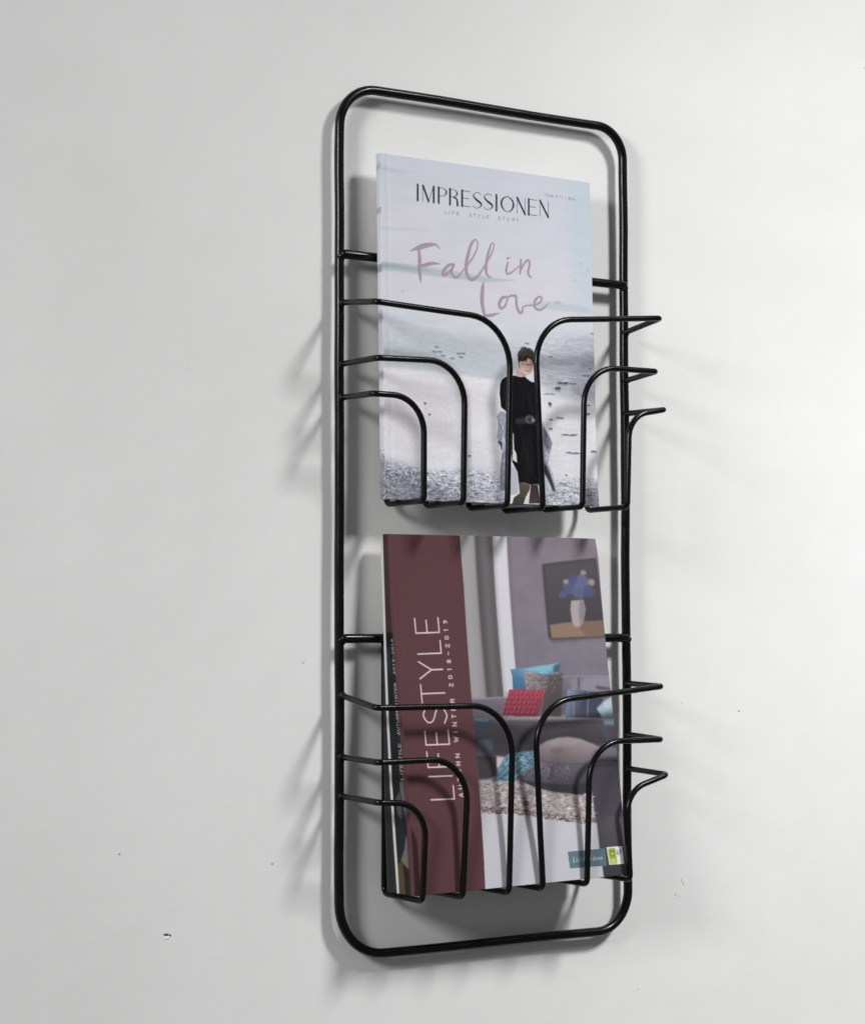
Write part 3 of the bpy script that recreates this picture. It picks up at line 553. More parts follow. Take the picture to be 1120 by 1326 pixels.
('S',(160,142,160),0.3,0.95,1,[(77.88,89.9,1.18),(84.92,82.1,1.53),(91.33,72.58,1.53),(93.56,65.41,1.3),(91.14,62.28,1.41),(86.89,66.87,2.59),(83.09,77.42,3.18),(81.38,86.82,3.3),(82.75,93.62,3.06),(86.68,96.27,2.83),(92.27,93.46,2.0),(98.96,85.21,1.41)]),
('S',(190,174,188),0.5,0.4,1,[(78.29,90.1,0.41),(85.33,82.29,0.54),(91.74,72.77,0.54),(93.97,65.6,0.45),(91.55,62.47,0.49),(87.3,67.06,0.91),(83.5,77.61,1.11),(81.79,87.01,1.16),(83.16,93.81,1.07),(87.09,96.46,0.99),(92.68,93.65,0.7),(99.37,85.4,0.49)]),
('S',(160,142,160),0.3,0.95,1,[(98.96,85.21,1.41),(105.87,74.68,1.53),(109.98,66.13,1.18),(108.36,63.37,1.06),(104.87,69.54,2.12),(101.99,80.28,2.59),(101.39,88.23,2.59),(103.81,92.2,1.77),(106.6,92.41,0.71)]),
('S',(190,174,188),0.5,0.4,1,[(99.37,85.4,0.49),(106.29,74.87,0.54),(110.39,66.32,0.41),(108.77,63.57,0.37),(105.29,69.73,0.74),(102.4,80.47,0.91),(101.81,88.43,0.91),(104.23,92.39,0.62),(107.01,92.61,0.25)]),
('S',(160,142,160),0.3,0.95,1,[(123.75,78.49,1.65),(121.91,84.85,2.24),(123.25,88.12,2.0),(128.1,86.05,1.41),(135.03,80.49,0.94)]),
('S',(190,174,188),0.5,0.4,1,[(124.17,78.68,0.58),(122.33,85.05,0.78),(123.66,88.32,0.7),(128.52,86.24,0.49),(135.45,80.69,0.33)]),
('S',(160,142,160),0.3,0.95,1,[(122.69,75.31,1.18),(124.4,74.68,1.89),(125.82,74.55,0.71)]),
('S',(190,174,188),0.5,0.4,1,[(123.11,75.51,0.41),(124.82,74.88,0.66),(126.24,74.74,0.25)]),
('S',(160,142,160),0.3,0.95,1,[(137.15,74.89,2.0),(136.72,81.16,2.24),(136.01,87.09,1.41)]),
('S',(190,174,188),0.5,0.4,1,[(137.57,75.09,0.7),(137.14,81.35,0.78),(136.43,87.29,0.49)]),
('S',(160,142,160),0.3,0.95,1,[(136.35,84.71,1.41),(140.35,78.12,1.77),(144.72,74.42,2.0),(146.22,77.58,2.0),(144.48,84.33,2.24),(145.68,87.99,2.0),(148.23,88.94,0.71)]),
('S',(190,174,188),0.5,0.4,1,[(136.77,84.91,0.49),(140.77,78.32,0.62),(145.15,74.61,0.7),(146.64,77.77,0.7),(144.91,84.53,0.78),(146.11,88.18,0.7),(148.66,89.13,0.25)]),
('S',(160,142,160),0.3,0.95,1,[(98.41,97.78,1.41),(97.44,103.89,3.54),(96.68,113.21,3.65),(97.9,121.21,3.18),(99.19,125.27,2.59)]),
('S',(190,174,188),0.5,0.4,1,[(98.82,97.98,0.49),(97.85,104.09,1.24),(97.1,113.41,1.28),(98.31,121.41,1.11),(99.61,125.47,0.91)]),
('S',(160,142,160),0.3,0.95,1,[(98.63,125.78,2.36),(104.76,124.83,2.83),(110.38,123.23,1.65),(114.33,121.75,0.47)]),
('S',(190,174,188),0.5,0.4,1,[(99.04,125.98,0.83),(105.18,125.03,0.99),(110.79,123.43,0.58),(114.74,121.95,0.17)]),
('S',(160,142,160),0.3,0.95,1,[(122.23,107.6,1.65),(117.14,109.19,2.71),(113.93,114.69,2.83),(116.09,118.12,2.36),(120.38,114.98,1.77),(122.77,108.95,1.65),(126.21,106.33,1.65)]),
('S',(190,174,188),0.5,0.4,1,[(122.65,107.79,0.58),(117.55,109.39,0.95),(114.34,114.89,0.99),(116.51,118.32,0.83),(120.79,115.18,0.62),(123.18,109.15,0.58),(126.63,106.52,0.58)]),
('S',(160,142,160),0.3,0.95,1,[(125.93,106.35,1.89),(131.29,106.83,2.48),(131.69,113.82,2.48),(134.39,119.68,2.71),(137.24,119.22,2.12),(138.76,115.0,1.41),(144.79,112.98,1.18),(149.51,113.07,1.18)]),
('S',(190,174,188),0.5,0.4,1,[(126.35,106.55,0.66),(131.71,107.03,0.87),(132.11,114.02,0.87),(134.81,119.88,0.95),(137.66,119.42,0.74),(139.18,115.2,0.49),(145.22,113.18,0.41),(149.93,113.27,0.41)]),
('S',(160,142,160),0.3,0.95,1,[(149.51,113.07,1.18),(156.05,109.7,1.65),(158.3,105.98,1.65),(155.45,104.8,1.65),(151.05,108.71,2.36),(150.63,114.03,2.36),(155.89,116.08,2.0),(161.73,112.78,1.41),(164.69,109.7,0.59)]),
('S',(190,174,188),0.5,0.4,1,[(149.93,113.27,0.41),(156.47,109.91,0.58),(158.72,106.18,0.58),(155.87,105.0,0.58),(151.47,108.91,0.83),(151.05,114.23,0.83),(156.31,116.28,0.7),(162.16,112.98,0.49),(165.12,109.9,0.21)]),
('S',(34,36,46),0.2,1.0,0,[(35.0,35.27,1.68),(35.24,22.2,1.68)]),
('S',(34,36,46),0.2,1.0,0,[(39.88,35.28,0.36),(40.12,22.46,0.36)]),
('S',(34,36,46),0.2,1.0,0,[(40.37,22.45,1.68),(45.58,35.03,1.68)]),
('S',(34,36,46),0.2,1.0,0,[(45.58,35.03,0.36),(50.29,22.83,0.36)]),
('S',(34,36,46),0.2,1.0,0,[(50.54,35.3,1.68),(50.8,22.17,1.68)]),
('S',(34,36,46),0.2,1.0,0,[(55.46,35.31,1.68),(55.72,22.16,1.68)]),
('S',(34,36,46),0.2,1.0,1,[(56.29,22.29,0.36),(60.16,22.55,0.36),(62.84,24.26,1.01),(62.99,26.36,1.18),(60.61,28.74,0.36),(56.16,29.13,0.36)]),
('S',(34,36,46),0.2,1.0,0,[(66.54,35.33,1.68),(66.81,22.14,1.68)]),
('S',(34,36,46),0.2,1.0,1,[(67.38,22.27,0.36),(71.22,22.53,0.36),(73.5,24.24,1.01),(73.65,26.09,1.18),(71.1,28.34,0.36),(67.25,28.74,0.36)]),
('S',(34,36,46),0.2,1.0,1,[(70.13,28.74,1.18),(73.19,30.06,1.34),(73.89,33.36,1.68),(74.04,35.35,1.68)]),
('S',(34,36,46),0.2,1.0,0,[(78.57,35.36,1.68),(78.84,22.11,1.68)]),
('S',(34,36,46),0.2,1.0,0,[(79.19,22.31,0.36),(86.67,22.3,0.36)]),
('S',(34,36,46),0.2,1.0,0,[(79.06,28.47,0.36),(85.38,28.47,0.36)]),
('S',(34,36,46),0.2,1.0,0,[(78.93,35.16,0.36),(86.58,35.17,0.36)]),
('S',(34,36,46),0.2,1.0,1,[(97.61,23.41,0.36),(94.23,22.08,0.36),(90.78,23.95,0.5),(90.14,25.81,1.01),(93.09,28.47,1.68),(97.04,30.87,1.68),(97.81,32.73,1.01),(94.95,35.12,0.36),(91.94,35.38,0.36),(89.37,34.05,0.36)]),
('S',(34,36,46),0.2,1.0,1,[(108.84,23.39,0.36),(105.34,22.06,0.36),(101.78,23.93,0.5),(101.12,25.8,1.01),(104.17,28.47,1.68),(108.26,30.87,1.68),(109.05,32.75,1.01),(106.09,35.14,0.36),(102.98,35.41,0.36),(100.32,34.07,0.36)]),
('S',(34,36,46),0.2,1.0,0,[(113.1,35.43,1.68),(113.4,22.04,1.68)]),
('S',(34,36,46),0.2,1.0,1,[(124.58,22.02,0.36),(119.86,24.71,1.18),(118.27,28.74,1.68),(119.68,32.76,1.18),(124.27,35.45,0.36),(129.0,32.77,1.18),(130.6,28.74,1.68),(129.18,24.7,1.18),(124.58,22.02,0.36)]),
('S',(34,36,46),0.2,1.0,0,[(134.33,35.47,0.36),(134.64,22.0,0.36)]),
('S',(34,36,46),0.2,1.0,0,[(134.64,22.0,1.68),(142.41,35.49,1.68)]),
('S',(34,36,46),0.2,1.0,0,[(142.41,35.49,0.36),(142.73,21.98,0.36)]),
('S',(34,36,46),0.2,1.0,0,[(146.3,35.49,1.68),(146.63,21.97,1.68)]),
('S',(34,36,46),0.2,1.0,0,[(147.01,22.18,0.36),(155.04,22.16,0.36)]),
('S',(34,36,46),0.2,1.0,0,[(146.85,28.47,0.36),(153.64,28.46,0.36)]),
('S',(34,36,46),0.2,1.0,0,[(146.69,35.29,0.36),(154.91,35.31,0.36)]),
('S',(34,36,46),0.2,1.0,0,[(158.18,35.52,0.36),(158.51,21.95,0.36)]),
('S',(34,36,46),0.2,1.0,0,[(158.51,21.95,1.68),(166.72,35.54,1.68)]),
('S',(34,36,46),0.2,1.0,0,[(166.72,35.54,0.36),(167.06,21.93,0.36)]),
('S',(120,122,136),0.2,0.85,0,[(61.73,41.02,0.4),(61.68,43.54,0.4),(63.54,43.54,0.4)]),
('S',(120,122,136),0.2,0.85,0,[(65.68,43.57,0.4),(65.74,41.04,0.4)]),
('S',(120,122,136),0.2,0.85,0,[(70.8,40.94,0.4),(68.72,40.94,0.4),(68.67,43.47,0.4)]),
('S',(120,122,136),0.2,0.85,0,[(68.69,42.15,0.4),(70.46,42.15,0.4)]),
('S',(120,122,136),0.2,0.85,0,[(75.22,40.89,0.4),(73.14,40.89,0.4),(73.08,43.42,0.4),(75.17,43.42,0.4)]),
('S',(120,122,136),0.2,0.85,0,[(73.11,42.1,0.4),(74.88,42.1,0.4)]),
('S',(120,122,136),0.2,0.85,0,[(87.53,41.06,0.4),(86.59,40.75,0.4),(85.74,41.21,0.4),(85.94,41.77,0.4),(87.19,42.23,0.4),(87.49,42.78,0.4),(86.54,43.29,0.4),(85.54,42.99,0.4)]),
('S',(120,122,136),0.2,0.85,0,[(89.88,40.7,0.4),(91.98,40.7,0.4)]),
('S',(120,122,136),0.2,0.85,0,[(90.93,40.7,0.4),(90.87,43.25,0.4)]),
('S',(120,122,136),0.2,0.85,0,[(94.35,40.66,0.4),(95.38,41.98,0.4),(96.46,40.65,0.4)]),
('S',(120,122,136),0.2,0.85,0,[(95.38,41.98,0.4),(95.35,43.2,0.4)]),
('S',(120,122,136),0.2,0.85,0,[(99.11,40.6,0.4),(99.05,43.15,0.4),(100.96,43.15,0.4)]),
('S',(120,122,136),0.2,0.85,0,[(105.2,40.56,0.4),(103.08,40.56,0.4),(103.02,43.11,0.4),(105.14,43.11,0.4)]),
('S',(120,122,136),0.2,0.85,0,[(103.05,41.79,0.4),(104.85,41.78,0.4)]),
('S',(120,122,136),0.2,0.85,0,[(116.81,40.74,0.4),(115.85,40.43,0.4),(114.99,40.89,0.4),(115.19,41.46,0.4),(116.46,41.92,0.4),(116.77,42.48,0.4),(115.79,42.99,0.4),(114.78,42.69,0.4)]),
('S',(120,122,136),0.2,0.85,0,[(119.2,40.38,0.4),(121.34,40.38,0.4)]),
('S',(120,122,136),0.2,0.85,0,[(120.27,40.38,0.4),(120.21,42.95,0.4)]),
('S',(120,122,136),0.2,0.85,0,[(124.69,40.33,0.4),(123.82,40.85,0.4),(123.59,41.62,0.4),(123.79,42.39,0.4),(124.64,42.9,0.4),(125.51,42.39,0.4),(125.74,41.62,0.4),(125.54,40.85,0.4),(124.69,40.33,0.4)]),
('S',(120,122,136),0.2,0.85,0,[(129.21,42.85,0.4),(129.27,40.27,0.4),(130.78,40.27,0.4),(131.41,40.83,0.4),(130.75,41.51,0.4),(129.24,41.51,0.4)]),
('S',(120,122,136),0.2,0.85,0,[(130.32,41.51,0.4),(131.36,42.84,0.4)]),
('S',(120,122,136),0.2,0.85,0,[(133.45,40.22,0.4),(134.5,41.56,0.4),(135.61,40.22,0.4)]),
('S',(120,122,136),0.2,0.85,0,[(134.5,41.56,0.4),(134.47,42.8,0.4)]),
('S',(120,124,140),0.2,0.7,0,[(164.45,17.55,0.33),(164.5,15.55,0.33)]),
('S',(120,124,140),0.2,0.7,0,[(166.99,15.73,0.33),(166.42,15.55,0.33),(165.9,15.97,0.33),(166.01,16.4,0.33),(166.77,16.67,0.33),(166.95,17.09,0.33),(166.37,17.56,0.33),(165.76,17.38,0.33)]),
('S',(120,124,140),0.2,0.7,0,[(168.91,15.73,0.33),(168.33,15.55,0.33),(167.81,15.97,0.33),(167.93,16.4,0.33),(168.69,16.68,0.33),(168.87,17.1,0.33),(168.28,17.56,0.33),(167.67,17.39,0.33)]),
('S',(120,124,140),0.2,0.7,0,[(169.61,15.63,0.33),(169.57,17.14,0.33),(170.2,17.57,0.33),(170.86,16.99,0.33),(170.9,15.49,0.33)]),
('S',(120,124,140),0.2,0.7,0,[(172.82,15.49,0.33),(171.53,15.63,0.33),(171.48,17.64,0.33),(172.77,17.5,0.33)]),
('S',(120,124,140),0.2,0.7,0,[(171.51,16.6,0.33),(172.6,16.48,0.33)]),
('S',(120,124,140),0.2,0.7,0,[(175.33,17.66,0.33),(175.38,15.64,0.33),(176.62,17.51,0.33),(176.67,15.5,0.33)]),
('S',(120,124,140),0.2,0.7,0,[(177.69,15.6,0.33),(178.08,15.56,0.33),(178.06,16.17,0.33),(177.68,16.21,0.33),(177.69,15.6,0.33)]),
('S',(120,124,140),0.2,0.7,0,[(179.48,16.03,0.33),(179.88,15.58,0.33),(179.83,17.59,0.33)]),
('S',(120,124,140),0.2,0.7,0,[(181.17,15.66,0.33),(182.46,15.51,0.33),(181.63,17.61,0.33)]),
('S',(120,124,140),0.2,0.7,0,[(185.63,17.81,0.33),(185.69,15.39,0.33)]),
('S',(120,124,140),0.2,0.9,0,[(188.97,16.07,0.33),(189.57,15.6,0.33),(190.07,16.05,0.33),(188.93,17.69,0.33),(190.1,17.56,0.33)]),
('S',(120,124,140),0.2,0.9,0,[(191.51,15.61,0.33),(190.98,16.07,0.33),(190.95,17.28,0.33),(191.46,17.63,0.33),(191.99,17.17,0.33),(192.02,15.95,0.33),(191.51,15.61,0.33)]),
('S',(120,124,140),0.2,0.9,0,[(193.05,16.06,0.33),(193.45,15.61,0.33),(193.4,17.63,0.33)]),
('S',(120,124,140),0.2,0.9,0,[(195.38,16.59,0.33),(194.87,16.18,0.33),(195.4,15.61,0.33),(195.91,16.06,0.33),(195.38,16.59,0.33),(194.78,17.2,0.33),(195.35,17.64,0.33),(195.95,17.07,0.33),(195.38,16.59,0.33)]),
]
ART_LIFESTYLE = [
('P',(132,125,135),0,1.0,[(-16.22,-19.28),(320.95,-28.33),(282.52,371.09),(-41.27,336.54)]),
('G',(136,128,136),(122,117,130),[(152.8,4.5),(139.22,137.71)],3,1.0,[(108.72,-9.54),(279.91,-13.36),(262.58,141.33),(108.66,146.43)]),
('G',(160,157,160),(146,142,145),[(81.84,0.83),(75.15,135.84)],1.0,1.0,[(53.53,-8.31),(85.25,-9.02),(86.03,136.16),(84.99,150.42),(62.2,149.64)]),
('G',(188,186,188),(168,164,166),[(66.93,63.97),(76.98,64.0)],4,0.6,[(70.75,-8.69),(78.86,-8.87),(77.47,140.67),(68.92,140.4)]),
('G',(104,99,102),(94,90,92),[(92.04,0.63),(89.49,136.26)],1.2,1.0,[(82.92,-8.96),(102.23,-9.39),(100.47,136.58),(99.97,150.93),(82.69,150.34)]),
('P',(124,120,122),3,0.6,[(90.5,-9.13),(95.19,-9.24),(93.27,141.15),(88.37,141.0)]),
('P',(82,78,82),2.5,0.55,[(82.92,-8.96),(86.42,-9.04),(85.53,145.68),(81.51,145.55)]),
('G',(218,216,222),(204,202,210),[(108.2,0.33),(106.87,136.77)],0.6,1.0,[(101.06,-9.37),(115.24,-9.68),(113.87,136.97),(112.74,146.56),(99.37,146.13)]),
('P',(160,156,164),1.5,0.5,[(101.06,-9.37),(103.41,-9.42),(101.68,146.2),(99.37,146.13)]),
('P',(110,104,112),1.5,0.5,[(115.83,-9.69),(118.21,-9.75),(117.35,127.41),(113.87,136.97)]),
('N',0.03,7.0,7.0,21,3.0,(1,1,1),[(117.61,-9.73),(221.92,-12.06),(221.0,120.07),(119.01,108.07)]),
('P',(96,90,100),1.6,0.7,[(149.08,23.77),(208.02,17.86),(212.35,86.44),(153.9,90.29),(150.81,86.4)]),
('P',(78,73,79),0.5,1.0,[(150.17,22.98),(207.93,16.93),(211.35,85.91),(153.26,87.59),(150.49,85.76)]),
('G',(92,88,94),(72,68,74),[(164.35,25.57),(182.35,84.16)],2,0.8,[(152.58,24.38),(206.33,18.54),(209.74,84.45),(153.62,85.79)]),
('P',(150,126,108),1.2,0.9,[(152.87,74.84),(169.27,73.02),(210.02,71.65),(210.11,84.78),(153.8,86.31)]),
('P',(120,98,88),2.0,0.7,[(180.45,72.77),(210.02,71.65),(210.11,84.78),(190.22,85.42)]),
('P',(176,166,168),0.8,0.95,[(177.63,54.2),(190.55,53.41),(192.06,62.06),(188.49,72.5),(184.81,76.71),(179.97,76.99),(176.82,73.07),(175.96,62.66)]),
('P',(128,118,120),1.6,0.7,[(186.5,53.67),(190.55,53.41),(192.06,62.06),(188.49,72.5),(184.81,76.71),(184.94,64.65)]),
('P',(92,98,128),1.0,0.85,[(185.45,43.07),(182.85,46.22),(180.41,48.51),(177.56,48.87),(173.61,47.9),(171.38,46.5),(170.72,44.5),(169.85,41.57),(171.02,38.65),(174.91,37.28),(178.42,37.72),(181.57,38.96),(184.97,40.57)]),
('P',(106,112,148),1.0,0.85,[(197.91,38.42),(198.22,41.65),(195.28,44.63),(190.69,45.65),(187.28,44.43),(183.65,42.24),(180.86,39.87),(182.16,36.96),(185.44,33.64),(188.22,31.47),(192.19,31.64),(196.12,33.52),(197.35,35.83)]),
('P',(98,104,138),1.0,0.85,[(193.6,47.64),(191.48,50.57),(189.78,52.25),(186.81,52.52),(183.1,52.16),(181.19,51.24),(179.88,49.14),(178.79,46.13),(180.6,43.71),(184.38,42.8),(187.51,42.92),(190.95,43.48),(193.95,44.93)]),
('P',(84,90,132),1.0,0.85,[(204.29,46.3),(202.84,48.93),(199.69,50.99),(197.1,51.4),(193.99,50.49),(191.18,49.15),(190.92,47.45),(191.67,45.04),(192.32,42.53),(194.78,41.23),(198.17,41.58),(200.4,42.78),(202.61,44.25)]),
('P',(84,90,130),1.0,0.85,[(185.78,35.86),(185.78,37.6),(184.37,39.03),(181.31,40.24),(178.86,40.49),(176.83,39.2),(174.82,37.0),(175.07,35.0),(177.42,33.45),(179.61,32.09),(182.14,31.23),(185.02,31.74),(186.04,33.64)]),
('P',(92,98,140),1.0,0.85,[(174.05,48.98),(173.66,50.52),(171.56,51.4),(169.54,51.94),(167.53,52.15),(165.38,51.52),(164.88,49.93),(165.81,48.15),(166.56,46.95),(167.91,46.29),(170.27,45.87),(171.93,46.01),(172.95,47.17)]),
('P',(168,156,142),1.0,0.85,[(204.41,38.39),(203.55,39.78),(202.77,41.06),(201.13,41.5),(199.35,40.98),(198.43,40.03),(197.54,39.01),(196.99,37.76),(198.14,36.33),(200.05,35.4),(201.59,35.47),(203.36,36.28),(204.71,37.27)]),
('P',(172,160,146),1.0,0.85,[(176.67,37.88),(175.74,38.95),(174.96,39.53),(173.83,39.78),(172.31,39.87),(171.5,39.5),(171.16,38.52),(170.75,37.33),(171.29,36.5),(172.78,36.11),(174.09,35.93),(175.39,36.02),(176.64,36.7)]),
('P',(164,152,138),1.0,0.85,[(196.16,29.87),(195.98,31.16),(194.45,31.89),(192.94,32.04),(191.51,31.95),(189.9,31.56),(189.4,30.59),(190.12,29.24),(190.77,28.19),(191.72,27.79),(193.42,27.78),(194.67,27.98),(195.38,28.64)]),
('G',(128,122,134),(108,102,114),[(182.37,119.8),(180.48,134.73)],0.8,1.0,[(159.44,118.81),(177.88,118.57),(224.69,119.81),(219.8,156.61),(150.52,154.19)]),
('P',(142,136,148),1.4,1.0,[(180.74,123.51),(185.82,120.06),(224.64,120.19),(223.06,132.12),(178.41,132.8)]),
('P',(140,134,146),1.4,0.8,[(169.45,121.37),(177.72,119.88),(177.25,132.77),(168.06,132.52)]),
('P',(84,80,92),1.2,0.7,[(176.8,119.86),(179.01,120.66),(177.26,130.9),(175.76,130.86)]),
('P',(70,68,82),1.0,0.7,[(195.41,127.15),(202.3,128.27),(213.86,129.98),(213.66,131.49),(199.58,131.12),(194.88,129.49)]),
('G',(120,114,124),(96,92,100),[(96.92,135.13),(95.26,149.56)],1.0,1.0,[(57.46,138.47),(68.66,134.5),(102.52,134.38),(102.61,152.52),(55.9,152.69)]),
('P',(146,140,150),0.8,0.6,[(68.68,134.32),(102.54,134.2),(102.61,135.47),(68.48,136.11)]),
('G',(150,144,152),(76,72,78),[(144.03,151.67),(142.42,164.91)],1.2,1.0,[(49.62,151.58),(98.44,150.57),(159.87,152.21),(220.02,154.92),(217.09,177.19),(47.62,170.11)]),
('G',(74,70,76),(56,54,58),[(120.74,158.62),(119.04,173.08)],4,0.6,[(48.75,159.53),(120.74,158.62),(134.11,159.11),(131.95,177.27),(47.24,173.63)]),
('P',(158,152,160),1.6,0.7,[(98.42,150.75),(135.07,151.09),(159.93,151.75),(198.89,154.47),(198.59,156.8),(145.83,155.4),(98.13,153.27)]),
('P',(78,72,78),3,0.6,[(135.34,158.24),(149.84,159.68),(200.79,157.82),(219.42,159.42),(218.31,167.85),(134.35,166.43)]),
('G',(112,162,184),(72,104,136),[(126.36,111.16),(118.85,127.52)],0.4,1.0,[(108.46,111.54),(126.41,110.7),(141.25,109.15),(159.76,106.71),(157.61,115.05),(144.4,130.03),(109.21,129.1),(109.93,118.16)]),
('P',(150,200,216),1.8,0.6,[(122.9,112.01),(140.06,109.59),(153.78,108.92),(148.68,113.47),(125.98,114.38)]),
('P',(76,88,104),1.0,0.85,[(153.1,109.84),(160.18,106.99),(158.52,115.07),(151.92,114.93)]),
('P',(70,120,156),2,0.55,[(110.03,117.24),(112.35,116.38),(120.26,120.23),(118.74,128.43),(109.63,128.38)]),
('G',(146,136,140),(84,78,80),[(125.5,118.51),(156.64,141.47)],0.4,1.0,[(122.59,112.74),(130.46,114.47),(140.4,116.26),(150.55,116.85),(161.87,115.79),(158.35,132.26),(155.33,152.05),(132.8,151.28),(121.76,131.26)]),
('N',0.22,1.6,0.8,31,0.6,(1,1,1),[(122.59,112.74),(161.87,115.79),(157.79,132.24),(121.76,131.26)]),
('G',(88,82,84),(66,62,64),[(145.3,122.66),(153.23,150.6)],3,0.75,[(148.23,117.17),(161.07,116.71),(155.9,152.07),(135.04,151.36),(139.45,133.58)]),
('G',(160,72,88),(112,52,64),[(118.63,129.35),(116.16,150.26)],0.4,1.0,[(105.43,128.27),(117.65,128.22),(127.57,129.4),(142.46,129.24),(137.88,137.22),(131.68,151.25),(110.61,150.26),(96.46,148.69),(101.55,137.98)]),
('S',(186,92,110),0.7,0.3,1,[(106.87,129.22,1.13),(104.6,133.53,1.32),(104.19,138.97,1.13),(101.04,145.22,1.32),(99.96,148.81,0.75)]),
('S',(120,44,62),0.7,0.25,1,[(108.64,129.27,0.75),(106.37,133.58,0.94),(105.95,139.02,0.75),(102.79,145.28,0.94)]),
('S',(186,92,110),0.7,0.3,1,[(110.63,129.32,1.13),(108.35,133.63,1.32),(107.94,139.08,1.13),(104.77,145.34,1.32),(103.69,148.94,0.75)]),
('S',(120,44,62),0.7,0.25,1,[(112.4,129.36,0.75),(110.12,133.68,0.94),(109.7,139.13,0.75),(106.53,145.4,0.94)]),
('S',(186,92,110),0.7,0.3,1,[(114.39,129.42,1.13),(112.11,133.74,1.32),(111.69,139.19,1.13),(108.52,145.46,1.32),(107.43,149.06,0.75)]),
('S',(120,44,62),0.7,0.25,1,[(116.17,129.46,0.75),(113.88,133.79,0.94),(113.46,139.25,0.75),(110.28,145.52,0.94)]),
('S',(186,92,110),0.7,0.3,1,[(118.17,129.52,1.13),(115.88,133.84,1.32),(115.45,139.31,1.13),(112.27,145.58,1.32),(111.18,149.19,0.75)]),
('S',(120,44,62),0.7,0.25,1,[(119.95,129.57,0.75),(117.65,133.89,0.94),(117.23,139.36,0.75),(114.04,145.64,0.94)]),
('S',(186,92,110),0.7,0.3,1,[(121.95,129.62,1.13),(119.65,133.95,1.32),(119.23,139.42,1.13),(116.03,145.71,1.32),(114.94,149.31,0.75)]),
('S',(120,44,62),0.7,0.25,1,[(123.73,129.67,0.75),(121.43,134.0,0.94),(121.0,139.47,0.75),(117.81,145.76,0.94)]),
('S',(186,92,110),0.7,0.3,1,[(125.74,129.72,1.13),(123.44,134.06,1.32),(123.01,139.53,1.13),(119.8,145.83,1.32),(118.71,149.44,0.75)]),
('S',(120,44,62),0.7,0.25,1,[(127.53,129.77,0.75),(125.22,134.11,0.94),(124.79,139.59,0.75),(121.58,145.88,0.94)]),
('S',(186,92,110),0.7,0.3,1,[(129.54,129.82,1.13),(127.23,134.16,1.32),(126.8,139.65,1.13),(123.58,145.95,1.32),(122.48,149.56,0.75)]),
('S',(120,44,62),0.7,0.25,1,[(131.33,129.87,0.75),(129.02,134.21,0.94),(128.58,139.7,0.75),(125.37,146.01,0.94)]),
('S',(186,92,110),0.7,0.3,1,[(133.35,129.92,1.13),(131.03,134.27,1.32),(130.6,139.76,1.13),(127.37,146.07,1.32),(126.27,149.69,0.75)]),
('S',(120,44,62),0.7,0.25,1,[(135.15,129.97,0.75),(132.82,134.32,0.94),(132.39,139.81,0.75),(129.16,146.13,0.94)]),
('S',(186,92,110),0.7,0.3,1,[(137.17,130.02,1.13),(134.84,134.38,1.32),(134.4,139.88,1.13),(131.17,146.19,1.32),(130.06,149.82,0.75)]),
('S',(120,44,62),0.7,0.25,1,[(138.97,130.07,0.75),(136.64,134.43,0.94),(136.2,139.93,0.75),(132.96,146.25,0.94)]),
('S',(186,92,110),0.7,0.3,1,[(141.0,130.12,1.13),(138.66,134.48,1.32),(138.22,139.99,1.13),(134.98,146.32,1.32),(133.86,149.95,0.75)]),
('S',(120,44,62),0.7,0.25,1,[(142.8,130.17,0.75),(140.46,134.53,0.94),(140.02,140.04,0.75),(136.77,146.37,0.94)]),
('P',(110,48,64),1.4,0.6,[(96.56,147.79),(131.85,149.88),(131.09,151.5),(110.59,150.44)]),
('S',(198,98,118),0.2,0.45,1,[(100.63,131.6,0.85),(101.84,130.72,1.13),(103.24,130.03,0.75)]),
('S',(104,40,56),0.2,0.4,1,[(101.83,132.72,0.75),(103.27,131.67,0.85)]),
('S',(198,98,118),0.2,0.45,1,[(100.61,135.59,0.85),(101.81,134.72,1.13),(103.22,134.03,0.75)]),
('S',(104,40,56),0.2,0.4,1,[(101.8,136.72,0.75),(103.25,135.67,0.85)]),
('S',(198,98,118),0.2,0.45,1,[(97.96,139.51,0.85),(99.16,138.64,1.13),(100.56,137.95,0.75)]),
('S',(104,40,56),0.2,0.4,1,[(99.15,140.63,0.75),(100.59,139.59,0.85)]),
('S',(198,98,118),0.2,0.45,1,[(97.94,143.49,0.85),(99.14,142.63,1.13),(100.54,141.94,0.75)]),
('S',(104,40,56),0.2,0.4,1,[(99.13,144.62,0.75),(100.57,143.58,0.85)]),
('S',(198,98,118),0.2,0.45,1,[(95.29,147.39,0.85),(96.49,146.52,1.13),(97.88,145.85,0.75)]),
('S',(104,40,56),0.2,0.4,1,[(96.48,148.51,0.75),(97.92,147.48,0.85)]),
('S',(198,98,118),0.2,0.45,1,[(105.69,131.74,0.85),(106.9,130.86,1.13),(108.31,130.17,0.75)]),
('S',(104,40,56),0.2,0.4,1,[(106.89,132.86,0.75),(108.34,131.81,0.85)]),
('S',(198,98,118),0.2,0.45,1,[(105.67,135.74,0.85),(106.88,134.87,1.13),(108.29,134.18,0.75)]),
('S',(104,40,56),0.2,0.4,1,[(106.87,136.87,0.75),(108.32,135.82,0.85)]),
('S',(198,98,118),0.2,0.45,1,[(103.01,139.66,0.85),(104.21,138.79,1.13),(105.62,138.1,0.75)]),
('S',(104,40,56),0.2,0.4,1,[(104.2,140.79,0.75),(105.65,139.74,0.85)]),
('S',(198,98,118),0.2,0.45,1,[(102.98,143.65,0.85),(104.19,142.78,1.13),(105.59,142.1,0.75)]),
('S',(104,40,56),0.2,0.4,1,[(104.18,144.78,0.75),(105.62,143.74,0.85)]),
('S',(198,98,118),0.2,0.45,1,[(100.33,147.56,0.85),(101.53,146.69,1.13),(102.93,146.01,0.75)]),
('S',(104,40,56),0.2,0.4,1,[(101.52,148.68,0.75),(102.96,147.64,0.85)]),
